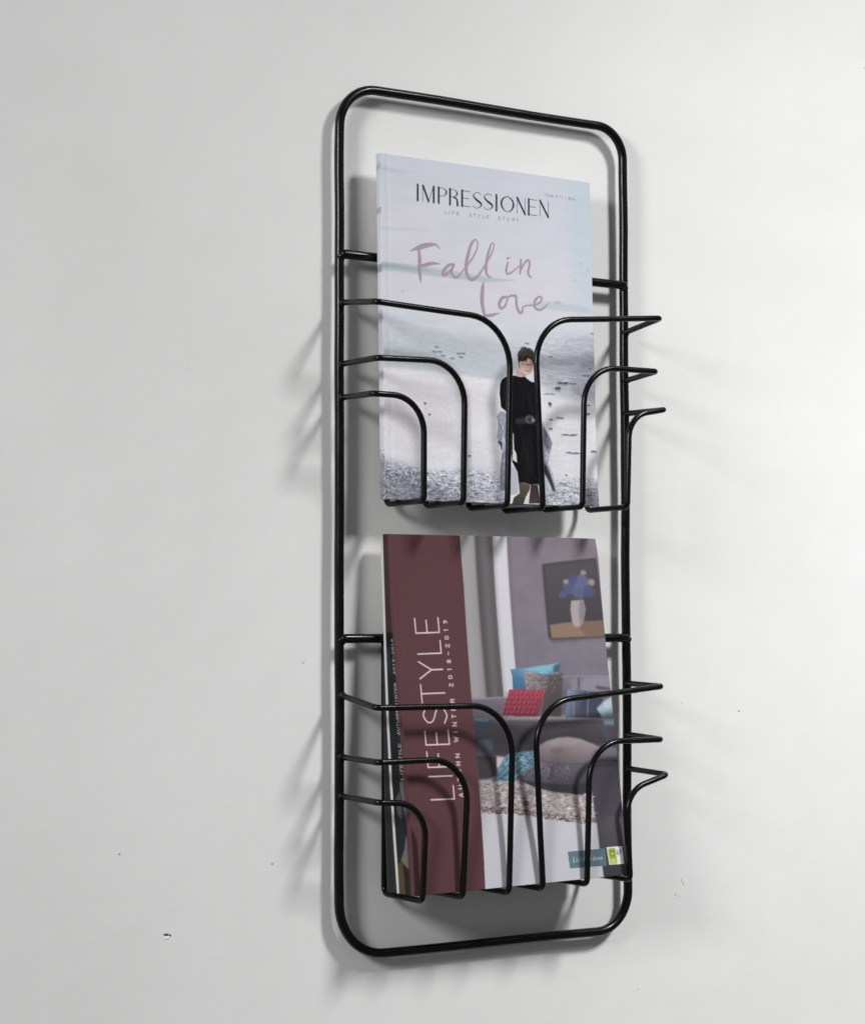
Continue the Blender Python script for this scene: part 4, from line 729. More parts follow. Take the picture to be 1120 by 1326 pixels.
('S',(198,98,118),0.2,0.45,1,[(110.77,131.88,0.85),(111.99,131.0,1.13),(113.4,130.3,0.75)]),
('S',(104,40,56),0.2,0.4,1,[(111.97,133.0,0.75),(113.43,131.95,0.85)]),
('S',(198,98,118),0.2,0.45,1,[(110.75,135.89,0.85),(111.96,135.01,1.13),(113.37,134.32,0.75)]),
('S',(104,40,56),0.2,0.4,1,[(111.95,137.02,0.75),(113.4,135.96,0.85)]),
('S',(198,98,118),0.2,0.45,1,[(108.07,139.81,0.85),(109.28,138.94,1.13),(110.69,138.25,0.75)]),
('S',(104,40,56),0.2,0.4,1,[(109.27,140.94,0.75),(110.72,139.89,0.85)]),
('S',(198,98,118),0.2,0.45,1,[(108.05,143.81,0.85),(109.26,142.94,1.13),(110.67,142.26,0.75)]),
('S',(104,40,56),0.2,0.4,1,[(109.24,144.94,0.75),(110.7,143.9,0.85)]),
('S',(198,98,118),0.2,0.45,1,[(105.38,147.72,0.85),(106.59,146.85,1.13),(107.99,146.17,0.75)]),
('S',(104,40,56),0.2,0.4,1,[(106.57,148.85,0.75),(108.02,147.81,0.85)]),
('S',(198,98,118),0.2,0.45,1,[(115.87,132.02,0.85),(117.09,131.14,1.13),(118.5,130.44,0.75)]),
('S',(104,40,56),0.2,0.4,1,[(117.07,133.15,0.75),(118.53,132.09,0.85)]),
('S',(198,98,118),0.2,0.45,1,[(115.84,136.03,0.85),(117.06,135.16,1.13),(118.48,134.46,0.75)]),
('S',(104,40,56),0.2,0.4,1,[(117.04,137.16,0.75),(118.5,136.11,0.85)]),
('S',(198,98,118),0.2,0.45,1,[(113.15,139.97,0.85),(114.37,139.09,1.13),(115.78,138.4,0.75)]),
('S',(104,40,56),0.2,0.4,1,[(114.35,141.1,0.75),(115.81,140.05,0.85)]),
('S',(198,98,118),0.2,0.45,1,[(113.13,143.97,0.85),(114.34,143.1,1.13),(115.75,142.42,0.75)]),
('S',(104,40,56),0.2,0.4,1,[(114.33,145.1,0.75),(115.78,144.06,0.85)]),
('S',(198,98,118),0.2,0.45,1,[(110.45,147.89,0.85),(111.66,147.02,1.13),(113.07,146.34,0.75)]),
('S',(104,40,56),0.2,0.4,1,[(111.65,149.02,0.75),(113.1,147.98,0.85)]),
('S',(198,98,118),0.2,0.45,1,[(120.98,132.16,0.85),(122.2,131.27,1.13),(123.63,130.58,0.75)]),
('S',(104,40,56),0.2,0.4,1,[(122.19,133.29,0.75),(123.65,132.23,0.85)]),
('S',(198,98,118),0.2,0.45,1,[(120.95,136.18,0.85),(122.17,135.3,1.13),(123.59,134.61,0.75)]),
('S',(104,40,56),0.2,0.4,1,[(122.15,137.31,0.75),(123.62,136.26,0.85)]),
('S',(198,98,118),0.2,0.45,1,[(118.25,140.12,0.85),(119.47,139.24,1.13),(120.89,138.56,0.75)]),
('S',(104,40,56),0.2,0.4,1,[(119.46,141.25,0.75),(120.92,140.2,0.85)]),
('S',(198,98,118),0.2,0.45,1,[(118.22,144.14,0.85),(119.44,143.26,1.13),(120.86,142.58,0.75)]),
('S',(104,40,56),0.2,0.4,1,[(119.42,145.27,0.75),(120.89,144.22,0.85)]),
('S',(198,98,118),0.2,0.45,1,[(115.53,148.06,0.85),(116.75,147.19,1.13),(118.16,146.5,0.75)]),
('S',(104,40,56),0.2,0.4,1,[(116.73,149.19,0.75),(118.19,148.15,0.85)]),
('S',(198,98,118),0.2,0.45,1,[(126.11,132.3,0.85),(127.33,131.41,1.13),(128.76,130.72,0.75)]),
('S',(104,40,56),0.2,0.4,1,[(127.32,133.43,0.75),(128.79,132.37,0.85)]),
('S',(198,98,118),0.2,0.45,1,[(126.07,136.33,0.85),(127.3,135.45,1.13),(128.73,134.75,0.75)]),
('S',(104,40,56),0.2,0.4,1,[(127.28,137.46,0.75),(128.75,136.41,0.85)]),
('S',(198,98,118),0.2,0.45,1,[(123.37,140.28,0.85),(124.59,139.4,1.13),(126.01,138.71,0.75)]),
('S',(104,40,56),0.2,0.4,1,[(124.57,141.41,0.75),(126.04,140.36,0.85)]),
('S',(198,98,118),0.2,0.45,1,[(123.33,144.3,0.85),(124.56,143.42,1.13),(125.98,142.73,0.75)]),
('S',(104,40,56),0.2,0.4,1,[(124.54,145.43,0.75),(126.01,144.38,0.85)]),
('S',(198,98,118),0.2,0.45,1,[(120.63,148.23,0.85),(121.85,147.35,1.13),(123.27,146.67,0.75)]),
('S',(104,40,56),0.2,0.4,1,[(121.84,149.36,0.75),(123.3,148.31,0.85)]),
('S',(198,98,118),0.2,0.45,1,[(131.25,132.44,0.85),(132.48,131.55,1.13),(133.91,130.86,0.75)]),
('S',(104,40,56),0.2,0.4,1,[(132.46,133.57,0.75),(133.94,132.51,0.85)]),
('S',(198,98,118),0.2,0.45,1,[(131.22,136.48,0.85),(132.45,135.59,1.13),(133.88,134.9,0.75)]),
('S',(104,40,56),0.2,0.4,1,[(132.43,137.61,0.75),(133.9,136.55,0.85)]),
('S',(198,98,118),0.2,0.45,1,[(128.5,140.43,0.85),(129.72,139.55,1.13),(131.15,138.86,0.75)]),
('S',(104,40,56),0.2,0.4,1,[(129.71,141.57,0.75),(131.18,140.51,0.85)]),
('S',(198,98,118),0.2,0.45,1,[(128.46,144.46,0.85),(129.69,143.58,1.13),(131.12,142.89,0.75)]),
('S',(104,40,56),0.2,0.4,1,[(129.67,145.6,0.75),(131.14,144.54,0.85)]),
('S',(198,98,118),0.2,0.45,1,[(125.75,148.4,0.85),(126.97,147.52,1.13),(128.4,146.84,0.75)]),
('S',(104,40,56),0.2,0.4,1,[(126.96,149.53,0.75),(128.43,148.48,0.85)]),
('S',(104,96,100),0.2,0.4,1,[(123.41,118.19,0.75),(125.57,116.95,0.75)]),
('S',(176,166,170),0.2,0.4,1,[(124.79,121.71,0.75),(126.95,120.47,0.75)]),
('S',(104,96,100),0.2,0.4,1,[(122.59,125.14,0.75),(124.75,123.91,0.75)]),
('S',(176,166,170),0.2,0.4,1,[(123.96,128.66,0.75),(126.13,127.43,0.75)]),
('S',(176,166,170),0.2,0.4,1,[(127.39,118.64,0.75),(129.56,117.4,0.75)]),
('S',(104,96,100),0.2,0.4,1,[(128.77,122.17,0.75),(130.94,120.93,0.75)]),
('S',(176,166,170),0.2,0.4,1,[(126.57,125.61,0.75),(128.73,124.38,0.75)]),
('S',(104,96,100),0.2,0.4,1,[(127.94,129.13,0.75),(130.11,127.9,0.75)]),
('S',(104,96,100),0.2,0.4,1,[(131.38,119.1,0.75),(133.55,117.86,0.75)]),
('S',(176,166,170),0.2,0.4,1,[(132.76,122.63,0.75),(134.93,121.4,0.75)]),
('S',(104,96,100),0.2,0.4,1,[(130.55,126.08,0.75),(132.72,124.84,0.75)]),
('S',(176,166,170),0.2,0.4,1,[(131.93,129.61,0.75),(134.1,128.38,0.75)]),
('S',(176,166,170),0.2,0.4,1,[(135.38,119.56,0.75),(137.56,118.32,0.75)]),
('S',(104,96,100),0.2,0.4,1,[(136.76,123.1,0.75),(138.94,121.86,0.75)]),
('S',(176,166,170),0.2,0.4,1,[(134.54,126.55,0.75),(136.72,125.31,0.75)]),
('S',(104,96,100),0.2,0.4,1,[(135.92,130.08,0.75),(138.1,128.85,0.75)]),
('S',(104,96,100),0.2,0.4,1,[(139.39,120.02,0.75),(141.57,118.78,0.75)]),
('S',(176,166,170),0.2,0.4,1,[(140.77,123.57,0.75),(142.96,122.33,0.75)]),
('S',(104,96,100),0.2,0.4,1,[(138.55,127.02,0.75),(140.73,125.78,0.75)]),
('S',(176,166,170),0.2,0.4,1,[(139.93,130.56,0.75),(142.11,129.32,0.75)]),
('S',(176,166,170),0.2,0.4,1,[(143.41,120.49,0.75),(145.6,119.24,0.75)]),
('S',(104,96,100),0.2,0.4,1,[(144.79,124.03,0.75),(146.98,122.79,0.75)]),
('S',(176,166,170),0.2,0.4,1,[(142.56,127.49,0.75),(144.75,126.25,0.75)]),
('S',(104,96,100),0.2,0.4,1,[(143.94,131.03,0.75),(146.13,129.8,0.75)]),
('S',(104,96,100),0.2,0.4,1,[(147.43,120.95,0.75),(149.63,119.7,0.75)]),
('S',(176,166,170),0.2,0.4,1,[(148.82,124.5,0.75),(151.02,123.26,0.75)]),
('S',(104,96,100),0.2,0.4,1,[(146.58,127.96,0.75),(148.78,126.72,0.75)]),
('S',(176,166,170),0.2,0.4,1,[(147.97,131.51,0.75),(150.16,130.28,0.75)]),
('S',(176,166,170),0.2,0.4,1,[(151.47,121.42,0.75),(153.67,120.17,0.75)]),
('S',(104,96,100),0.2,0.4,1,[(152.86,124.97,0.75),(155.07,123.73,0.75)]),
('S',(176,166,170),0.2,0.4,1,[(150.62,128.44,0.75),(152.82,127.2,0.75)]),
('S',(104,96,100),0.2,0.4,1,[(152.0,131.99,0.75),(154.2,130.75,0.75)]),
('S',(176,170,180),0.2,0.5,1,[(180.74,123.51,0.57),(177.48,132.78,0.57),(176.55,136.48,0.47)]),
('S',(176,170,180),0.2,0.5,1,[(159.43,118.9,0.47),(177.86,118.76,0.57),(217.55,119.84,0.47)]),
('S',(176,170,180),0.2,0.5,1,[(98.23,152.37,0.57),(134.88,152.73,0.66),(201.04,155.95,0.57)]),
('S',(176,170,180),0.2,0.5,1,[(68.63,134.77,0.57),(90.4,134.58,0.57),(102.74,134.38,0.47)]),
('S',(60,56,62),0.3,0.6,1,[(146.0,154.03,0.57),(146.46,159.56,0.66),(144.89,163.17,0.38)]),
('S',(60,56,62),0.3,0.6,1,[(77.36,153.44,0.75),(78.72,160.66,0.75),(80.28,166.1,0.57)]),
('S',(60,56,62),0.3,0.6,1,[(159.91,151.93,0.47),(160.73,154.54,0.47)]),
('G',(126,146,178),(70,74,92),[(164.63,132.43),(179.53,142.16)],0.6,1.0,[(164.98,129.65),(176.34,130.88),(199.29,133.37),(201.36,140.01),(196.56,154.39),(159.73,153.4),(162.67,143.51)]),
('S',(150,140,128),0.8,0.55,1,[(171.73,132.62,1.7),(170.11,141.88,1.7),(168.37,152.03,1.32)]),
('S',(86,90,110),0.8,0.55,1,[(177.83,132.79,1.7),(176.19,142.06,1.7),(174.44,152.24,1.32)]),
('S',(140,142,150),0.8,0.55,1,[(186.5,133.02,1.7),(184.84,142.33,1.7),(183.07,152.53,1.32)]),
('S',(70,74,90),0.8,0.55,1,[(192.88,133.2,1.7),(191.21,142.52,1.7),(189.43,152.75,1.32)]),
('G',(168,188,198),(124,144,156),[(198.07,142.73),(212.49,158.23)],0.5,1.0,[(193.46,146.8),(201.82,140.96),(212.4,136.56),(216.52,136.68),(213.3,161.08),(200.43,160.61),(197.67,153.03)]),
('P',(200,214,220),1.4,0.55,[(201.11,141.88),(212.28,137.5),(213.05,145.07),(202.01,148.48)]),
('P',(104,128,142),1.4,0.75,[(196.58,163.27),(201.48,161.59),(204.25,167.31),(203.29,174.75),(199.92,173.67)]),
('G',(74,70,76),(50,48,52),[(117.29,159.63),(114.7,181.96)],3,0.8,[(67.16,150.4),(63.69,182.11),(126.59,184.99),(192.97,180.37),(223.8,192.04),(227.49,163.73),(148.49,156.99),(102.71,154.11)]),
('P',(88,84,90),2,0.8,[(102.71,154.11),(199.1,157.52),(198.77,160.08),(132.59,160.19),(102.43,156.59)]),
('P',(62,70,84),1.6,0.8,[(67.46,150.41),(84.84,152.24),(87.13,158.51),(79.26,161.92),(68.29,160.27)]),
('P',(84,90,104),1.4,0.7,[(68.68,168.87),(83.04,168.23),(84.45,175.68),(80.06,181.63),(67.94,181.08)]),
('P',(96,122,140),1.0,0.7,[(68.64,150.45),(83.41,151.7),(81.66,153.86),(68.66,152.91)]),
('P',(58,54,58),1.0,0.9,[(66.76,181.03),(86.68,182.54),(85.48,197.84),(78.1,199.91),(66.99,199.95)]),
('P',(70,64,68),2,0.6,[(67.71,185.96),(84.12,185.5),(85.01,196.59),(70.79,198.92)]),
('P',(206,200,202),0.7,0.85,[(86.87,182.18),(97.05,183.88),(89.54,190.67),(86.13,191.74)]),
('G',(108,144,158),(80,110,126),[(103.98,182.71),(97.19,203.36)],0.5,1.0,[(99.67,180.66),(124.18,179.26),(125.6,193.66),(106.46,201.38),(98.63,204.05),(83.1,202.01),(87.04,193.01),(93.5,184.7)]),
('N',0.28,1.3,0.9,33,0.8,(1,1,1),[(99.6,181.28),(125.56,180.57),(125.74,192.42),(106.46,201.38),(98.69,203.44),(84.65,201.48),(93.5,184.7)]),
('D',45,(160,190,198),0.4,0.9,1.4,34,0.7,[(99.6,181.28),(125.56,180.57),(125.74,192.42),(106.46,201.38),(98.69,203.44),(84.65,201.48),(93.5,184.7)]),
('D',60,(56,80,96),0.4,0.8,1.4,35,0.7,[(99.6,181.28),(125.56,180.57),(125.74,192.42),(106.46,201.38),(98.69,203.44),(84.65,201.48),(93.5,184.7)]),
('S',(150,186,196),0.2,0.6,1,[(84.39,201.09,0.91),(86.82,199.26,1.17)]),
('S',(60,92,112),0.2,0.6,1,[(86.11,197.51,0.91),(88.55,195.66,1.17)]),
('S',(150,186,196),0.2,0.6,1,[(87.84,193.91,0.91),(90.29,192.06,1.17)]),
('S',(60,92,112),0.2,0.6,1,[(88.89,200.96,0.91),(91.33,199.12,1.17)]),
('S',(150,186,196),0.2,0.6,1,[(90.62,197.37,0.91),(93.07,195.52,1.17)]),
('S',(60,92,112),0.2,0.6,1,[(92.36,193.76,0.91),(94.81,191.91,1.17)]),
('S',(150,186,196),0.2,0.6,1,[(94.1,190.16,0.91),(96.56,188.3,1.17)]),
('S',(60,92,112),0.2,0.6,1,[(95.85,186.54,0.91),(98.32,184.68,1.17)]),
('S',(150,186,196),0.2,0.6,1,[(97.61,182.92,0.91),(100.08,181.05,1.17)]),
('S',(150,186,196),0.2,0.6,1,[(93.4,200.83,0.91),(95.85,198.98,1.17)]),
('S',(60,92,112),0.2,0.6,1,[(95.14,197.23,0.91),(97.6,195.38,1.17)]),
('S',(150,186,196),0.2,0.6,1,[(96.88,193.62,0.91),(99.35,191.77,1.17)]),
('S',(60,92,112),0.2,0.6,1,[(98.64,190.0,0.91),(101.1,188.15,1.17)]),
('S',(150,186,196),0.2,0.6,1,[(100.39,186.38,0.91),(102.87,184.52,1.17)]),
('S',(60,92,112),0.2,0.6,1,[(102.16,182.75,0.91),(104.64,180.88,1.17)]),
('S',(60,92,112),0.2,0.6,1,[(97.93,200.69,0.91),(100.39,198.85,1.17)]),
('S',(150,186,196),0.2,0.6,1,[(99.67,197.08,0.91),(102.14,195.23,1.17)]),
('S',(60,92,112),0.2,0.6,1,[(101.42,193.47,0.91),(103.9,191.62,1.17)]),
('S',(150,186,196),0.2,0.6,1,[(103.18,189.85,0.91),(105.66,187.99,1.17)]),
('S',(60,92,112),0.2,0.6,1,[(104.95,186.22,0.91),(107.43,184.36,1.17)]),
('S',(150,186,196),0.2,0.6,1,[(106.72,182.59,0.91),(109.21,180.72,1.17)]),
('S',(150,186,196),0.2,0.6,1,[(102.47,200.56,0.91),(104.94,198.71,1.17)]),
('S',(60,92,112),0.2,0.6,1,[(104.22,196.94,0.91),(106.69,195.09,1.17)]),
('S',(150,186,196),0.2,0.6,1,[(105.98,193.32,0.91),(108.46,191.46,1.17)]),
('S',(60,92,112),0.2,0.6,1,[(107.74,189.7,0.91),(110.23,187.83,1.17)]),
('S',(150,186,196),0.2,0.6,1,[(109.52,186.06,0.91),(112.01,184.19,1.17)]),
('S',(60,92,112),0.2,0.6,1,[(111.29,182.42,0.91),(113.79,180.55,1.17)]),
('S',(60,92,112),0.2,0.6,1,[(107.02,200.42,0.91),(109.5,198.57,1.17)]),
('S',(150,186,196),0.2,0.6,1,[(108.78,196.8,0.91),(111.26,194.95,1.17)]),
('S',(60,92,112),0.2,0.6,1,[(110.54,193.18,0.91),(113.03,191.31,1.17)]),
('S',(150,186,196),0.2,0.6,1,[(112.32,189.54,0.91),(114.81,187.68,1.17)]),
('S',(60,92,112),0.2,0.6,1,[(114.1,185.9,0.91),(116.6,184.03,1.17)]),
('S',(150,186,196),0.2,0.6,1,[(115.88,182.26,0.91),(118.39,180.38,1.17)]),
('S',(60,92,112),0.2,0.6,1,[(113.35,196.66,0.91),(115.84,194.8,1.17)]),
('S',(150,186,196),0.2,0.6,1,[(115.12,193.03,0.91),(117.62,191.16,1.17)]),
('S',(60,92,112),0.2,0.6,1,[(116.9,189.39,0.91),(119.41,187.52,1.17)]),
('S',(150,186,196),0.2,0.6,1,[(118.69,185.74,0.91),(121.2,183.87,1.17)]),
('G',(112,106,118),(70,66,74),[(138.27,190.53),(141.65,215.7)],0.5,1.0,[(106.33,202.61),(116.2,195.69),(126.02,189.95),(160.09,190.31),(180.32,192.53),(182.41,215.46),(169.46,218.27),(141.79,214.46),(122.31,209.65)]),
('N',0.22,1.2,1.4,36,1.0,(1,1,1),[(112.9,198.0),(129.07,190.09),(163.06,191.71),(158.49,204.08),(122.84,204.71)]),
('P',(60,57,62),1.2,0.85,[(107.81,202.93),(127.35,205.57),(154.82,208.91),(179.97,209.0),(180.69,216.63),(169.46,218.27),(141.79,214.46),(122.31,209.65)]),
('S',(110,60,84),0.5,0.7,1,[(107.9,202.07,1.04),(112.7,199.85,1.3),(117.65,196.38,0.78)]),
('G',(158,146,150),(110,100,104),[(154.57,171.13),(152.17,191.19)],0.6,1.0,[(127.52,176.91),(137.32,172.31),(150.06,169.68),(161.04,169.49),(173.38,171.64),(185.51,176.22),(196.08,181.14),(191.71,190.53),(175.6,192.31),(158.27,192.49),(138.3,190.28),(126.3,187.47)]),
('P',(122,106,112),1.0,0.7,[(141.2,178.75),(152.18,177.97),(154.06,181.83),(145.31,183.33),(140.06,181.84)]),
('P',(172,160,163),2,0.55,[(140.33,173.06),(159.37,170.31),(173.27,172.53),(164.88,176.62),(146.13,176.45)]),
('S',(96,86,92),0.7,0.7,1,[(127.76,188.16,1.3),(144.44,190.82,1.56),(162.97,192.46,1.56),(181.98,191.98,1.3)]),
('G',(118,112,124),(88,84,94),[(199.35,180.65),(200.49,197.33)],1.0,1.0,[(181.88,186.25),(186.46,181.36),(196.32,179.24),(225.12,181.77),(223.0,198.44),(181.45,196.4)]),
('G',(70,67,76),(84,80,90),[(199.21,194.72),(193.7,244.0)],1.2,1.0,[(178.52,194.35),(200.96,193.52),(228.02,197.4),(224.99,271.62),(183.56,268.55),(180.88,241.9)]),
('P',(202,200,208),0.4,1.0,[(64.66,223.5),(99.19,228.29),(139.63,235.5),(182.77,242.03),(190.14,319.5),(62.58,307.82)]),
('P',(172,162,163),1.0,1.0,[(69.07,201.27),(83.84,202.05),(100.19,203.52),(107.77,203.3),(122.28,209.89),(141.76,214.7),(169.43,218.52),(180.04,215.33),(181.39,243.2),(163.99,240.81),(139.49,236.99),(121.39,233.73),(99.07,229.51),(68.05,226.74)]),
('N',0.26,1.8,1.2,41,0.8,(1,1,1),[(69.07,201.27),(83.84,202.05),(100.19,203.52),(107.77,203.3),(122.28,209.89),(141.76,214.7),(169.43,218.52),(180.04,215.33),(181.39,243.2),(163.99,240.81),(139.49,236.99),(121.39,233.73),(99.07,229.51),(68.05,226.74)]),
('D',420,(206,198,198),0.4,1.2,2.4,42,0.6,[(69.07,201.27),(83.84,202.05),(100.19,203.52),(107.77,203.3),(122.28,209.89),(141.76,214.7),(169.43,218.52),(180.04,215.33),(181.39,243.2),(163.99,240.81),(139.49,236.99),(121.39,233.73),(99.07,229.51),(68.05,226.74)]),
('D',300,(112,98,100),0.4,1.1,2.2,43,0.55,[(68.88,203.09),(106.07,205.06),(141.65,215.7),(180.55,217.89),(181.39,243.2),(139.49,236.99),(99.05,229.75),(68.05,226.74)]),
('D',260,(92,66,70),0.4,1.0,1.6,44,0.8,[(67.77,221.87),(99.54,224.63),(139.97,232.04),(181.95,237.56),(181.39,243.2),(163.96,241.06),(139.46,237.23),(121.37,233.98),(99.05,229.75),(68.02,226.98)]),
('G',(88,84,92),(66,63,68),[(195.93,246.2),(196.88,287.68)],0.5,1.0,[(182.09,237.03),(227.35,239.9),(222.23,303.64),(186.59,300.59),(186.03,287.83),(183.17,262.55)]),
('G',(104,124,134),(96,116,128),[(151.76,270.47),(189.38,271.25)],0.4,1.0,[(150.16,263.91),(189.1,264.01),(189.52,278.49),(151.4,277.78)]),
('P',(238,240,236),0.3,1.0,[(190.64,263.22),(207.01,263.43),(208.17,278.34),(192.33,278.02)]),
('P',(150,172,62),0.5,1.0,[(192.1,264.43),(199.67,264.43),(200.89,277.5),(193.42,277.41)]),
('P',(126,148,34),1.0,0.7,[(193.3,265.69),(198.51,265.72),(199.47,269.94),(197.15,271.84),(193.8,270.21)]),
('P',(206,218,150),0.8,0.8,[(194.01,272.98),(199.23,273.03),(199.37,276.84),(194.59,276.81)]),
('P',(236,240,226),0.4,0.9,[(195.52,268.27),(196.93,268.02),(197.15,269.63),(195.74,269.8)]),
('P',(198,196,216),1.0,0.8,[(199.7,267.19),(202.39,266.35),(203.49,268.85),(201.97,271.51),(199.85,270.66)]),
('S',(84,84,128),0.3,0.9,0,[(201.51,266.36,0.57),(201.6,269.54,0.57),(203.32,269.67,0.57)]),
('S',(84,84,128),0.3,0.9,0,[(206.47,266.72,0.57),(204.55,266.58,0.57),(204.64,269.77,0.57)]),
('S',(84,84,128),0.3,0.9,0,[(204.59,268.11,0.57),(206.22,268.23,0.57)]),
('S',(226,236,240),0.25,0.9,0,[(155.83,268.97,0.66),(155.55,272.66,0.66),(156.97,272.77,0.66)]),
('S',(226,236,240),0.25,0.9,0,[(158.72,272.73,0.42),(158.86,270.83,0.42)]),
('S',(226,236,240),0.25,0.9,0,[(158.91,270.2,0.42),(158.93,269.88,0.42)]),
('S',(226,236,240),0.25,0.9,0,[(160.95,270.82,0.42),(161.44,272.76,0.42),(162.21,270.91,0.42)]),
('S',(226,236,240),0.25,0.9,0,[(163.93,272.77,0.42),(164.08,270.87,0.42)]),
('S',(226,236,240),0.25,0.9,0,[(164.13,270.24,0.42),(164.15,269.92,0.42)]),
('S',(226,236,240),0.25,0.9,0,[(166.14,272.76,0.42),(166.29,270.86,0.42)]),
('S',(226,236,240),0.25,0.9,0,[(166.26,271.18,0.42),(167.08,270.92,0.42),(167.51,271.59,0.42),(167.41,272.85,0.42)]),
('S',(226,236,240),0.25,0.9,0,[(170.29,270.97,0.42),(169.34,270.9,0.42),(168.95,271.83,0.42),(169.35,272.82,0.42),(170.17,272.56,0.42)]),
('S',(226,236,240),0.25,0.9,0,[(170.29,270.97,0.42),(170.1,273.51,0.42),(169.27,273.93,0.42)]),
('S',(226,236,240),0.25,0.9,0,[(173.16,272.86,0.42),(173.41,269.68,0.42)]),
('S',(226,236,240),0.25,0.9,0,[(177.13,269.75,0.42),(176.89,272.93,0.42),(176.09,272.87,0.42),(175.69,271.88,0.42),(176.24,270.96,0.42),(177.02,271.18,0.42)]),
('S',(226,236,240),0.25,0.9,0,[(178.32,271.9,0.42),(179.61,271.84,0.42),(179.19,271.01,0.42),(178.53,271.28,0.42),(178.3,272.22,0.42),(178.89,272.9,0.42),(179.55,272.63,0.42)]),
('S',(226,236,240),0.25,0.9,0,[(181.07,271.92,0.42),(182.37,271.86,0.42),(181.95,271.03,0.42),(181.28,271.3,0.42),(181.05,272.24,0.42),(181.64,272.93,0.42),(182.3,272.66,0.42)]),
('S',(226,236,240),0.25,0.9,0,[(183.76,272.9,0.42),(183.91,270.99,0.42)]),
('S',(226,236,240),0.25,0.9,0,[(183.88,271.31,0.42),(184.71,271.05,0.42),(185.14,271.72,0.42),(185.04,273.0,0.42)]),
('P',(94,64,69),0.3,1.0,[(-44.59,-30.92),(66.67,-34.37),(68.24,2.31),(69.23,42.75),(67.32,150.41),(66.69,289.52),(69.79,329.76),(-68.57,316.15)]),
('S',(226,206,216),0.2,1.0,0,[(20.66,213.76,1.16),(42.64,214.29,1.16),(42.51,203.79,1.16)]),
('S',(226,206,216),0.2,1.0,0,[(42.43,195.87,1.16),(20.43,195.48,1.16)]),
('S',(226,206,216),0.2,1.0,0,[(20.27,175.93,1.16),(20.36,188.16,1.16),(42.38,188.48,1.16)]),
('S',(226,206,216),0.2,1.0,0,[(30.89,188.31,1.16),(30.83,177.88,1.16)]),
('S',(226,206,216),0.2,1.0,0,[(20.19,159.37,1.16),(20.24,170.41,1.16),(42.31,170.6,1.16),(42.29,159.46,1.16)]),
('S',(226,206,216),0.2,1.0,0,[(30.79,170.5,1.16),(30.77,161.08,1.16)]),
('S',(226,206,216),0.2,1.0,1,[(22.78,140.96,1.16),(20.15,147.07,1.16),(24.13,152.49,1.16),(28.98,151.14,1.16),(32.94,142.98,1.16),(37.82,140.92,1.16),(42.28,147.06,1.16),(39.61,153.61,1.16)]),
('S',(226,206,216),0.2,1.0,0,[(20.12,136.58,1.16),(20.08,122.36,1.16)]),
('S',(226,206,216),0.2,1.0,0,[(20.1,129.48,1.16),(42.27,129.34,1.16)]),
('S',(226,206,216),0.2,1.0,0,[(20.05,117.41,1.16),(31.53,110.43,1.16),(19.98,103.75,1.16)]),
('S',(226,206,216),0.2,1.0,0,[(31.53,110.43,1.16),(42.24,110.29,1.16)]),
('S',(226,206,216),0.2,1.0,0,[(19.93,97.53,1.16),(42.18,97.12,1.16),(42.1,86.94,1.16)]),
('S',(226,206,216),0.2,1.0,0,[(19.58,68.8,1.16),(19.76,80.69,1.16),(42.04,80.15,1.16),(41.88,68.16,1.16)]),
('S',(226,206,216),0.2,1.0,0,[(30.41,80.43,1.16),(30.27,70.29,1.16)]),
('S',(226,206,216),0.2,0.95,0,[(51.14,213.03,0.8),(47.65,211.51,0.8),(51.4,210.39,0.8)]),
('S',(226,206,216),0.2,0.95,0,[(49.75,212.42,0.8),(49.9,210.84,0.8)]),
('S',(226,206,216),0.2,0.95,0,[(47.43,206.55,0.8),(50.15,206.7,0.8),(51.18,205.43,0.8),(50.41,204.06,0.8),(47.69,203.92,0.8)]),
('S',(226,206,216),0.2,0.95,0,[(47.35,200.28,0.8),(47.62,197.64,0.8)]),
('S',(226,206,216),0.2,0.95,0,[(47.49,198.96,0.8),(51.11,199.15,0.8)]),
('S',(226,206,216),0.2,0.95,0,[(47.29,194.0,0.8),(50.01,194.14,0.8),(51.05,192.86,0.8),(50.28,191.49,0.8),(47.56,191.35,0.8)]),
('S',(226,206,216),0.2,0.95,0,[(50.86,187.89,0.8),(47.23,187.71,0.8),(49.91,186.51,0.8),(47.51,185.06,0.8),(51.14,185.23,0.8)]),
('S',(226,206,216),0.2,0.95,0,[(50.82,181.58,0.8),(47.19,181.42,0.8),(51.1,178.93,0.8),(47.46,178.77,0.8)]),
('S',(226,206,216),0.2,0.95,0,[(47.12,168.81,0.8),(50.85,168.09,0.8),(48.03,167.11,0.8),(51.03,166.36,0.8),(47.49,165.35,0.8)]),
('S',(226,206,216),0.2,0.95,0,[(50.87,161.3,0.8),(47.24,161.16,0.8)]),
('S',(226,206,216),0.2,0.95,0,[(50.71,156.3,0.8),(47.07,156.17,0.8),(51.0,153.63,0.8),(47.36,153.5,0.8)]),
('S',(226,206,216),0.2,0.95,0,[(47.05,149.83,0.8),(47.34,147.16,0.8)]),
('S',(226,206,216),0.2,0.95,0,[(47.2,148.5,0.8),(50.84,148.62,0.8)]),
('S',(226,206,216),0.2,0.95,0,[(47.33,140.81,0.8),(47.04,143.49,0.8),(50.68,143.61,0.8),(50.97,140.93,0.8)]),
('S',(226,206,216),0.2,0.95,0,[(48.79,143.55,0.8),(49.03,141.27,0.8)]),
('S',(226,206,216),0.2,0.95,0,[(50.67,137.25,0.8),(47.02,137.14,0.8),(47.22,135.26,0.8),(48.11,134.48,0.8),(48.97,135.31,0.8),(48.77,137.19,0.8)]),
('S',(226,206,216),0.2,0.95,0,[(48.92,135.85,0.8),(50.96,134.56,0.8)]),
('S',(226,206,216),0.2,0.95,0,[(47.73,124.3,0.8),(47.13,123.07,0.8),(48.16,122.01,0.8),(50.65,124.37,0.8),(50.91,121.95,0.8)]),
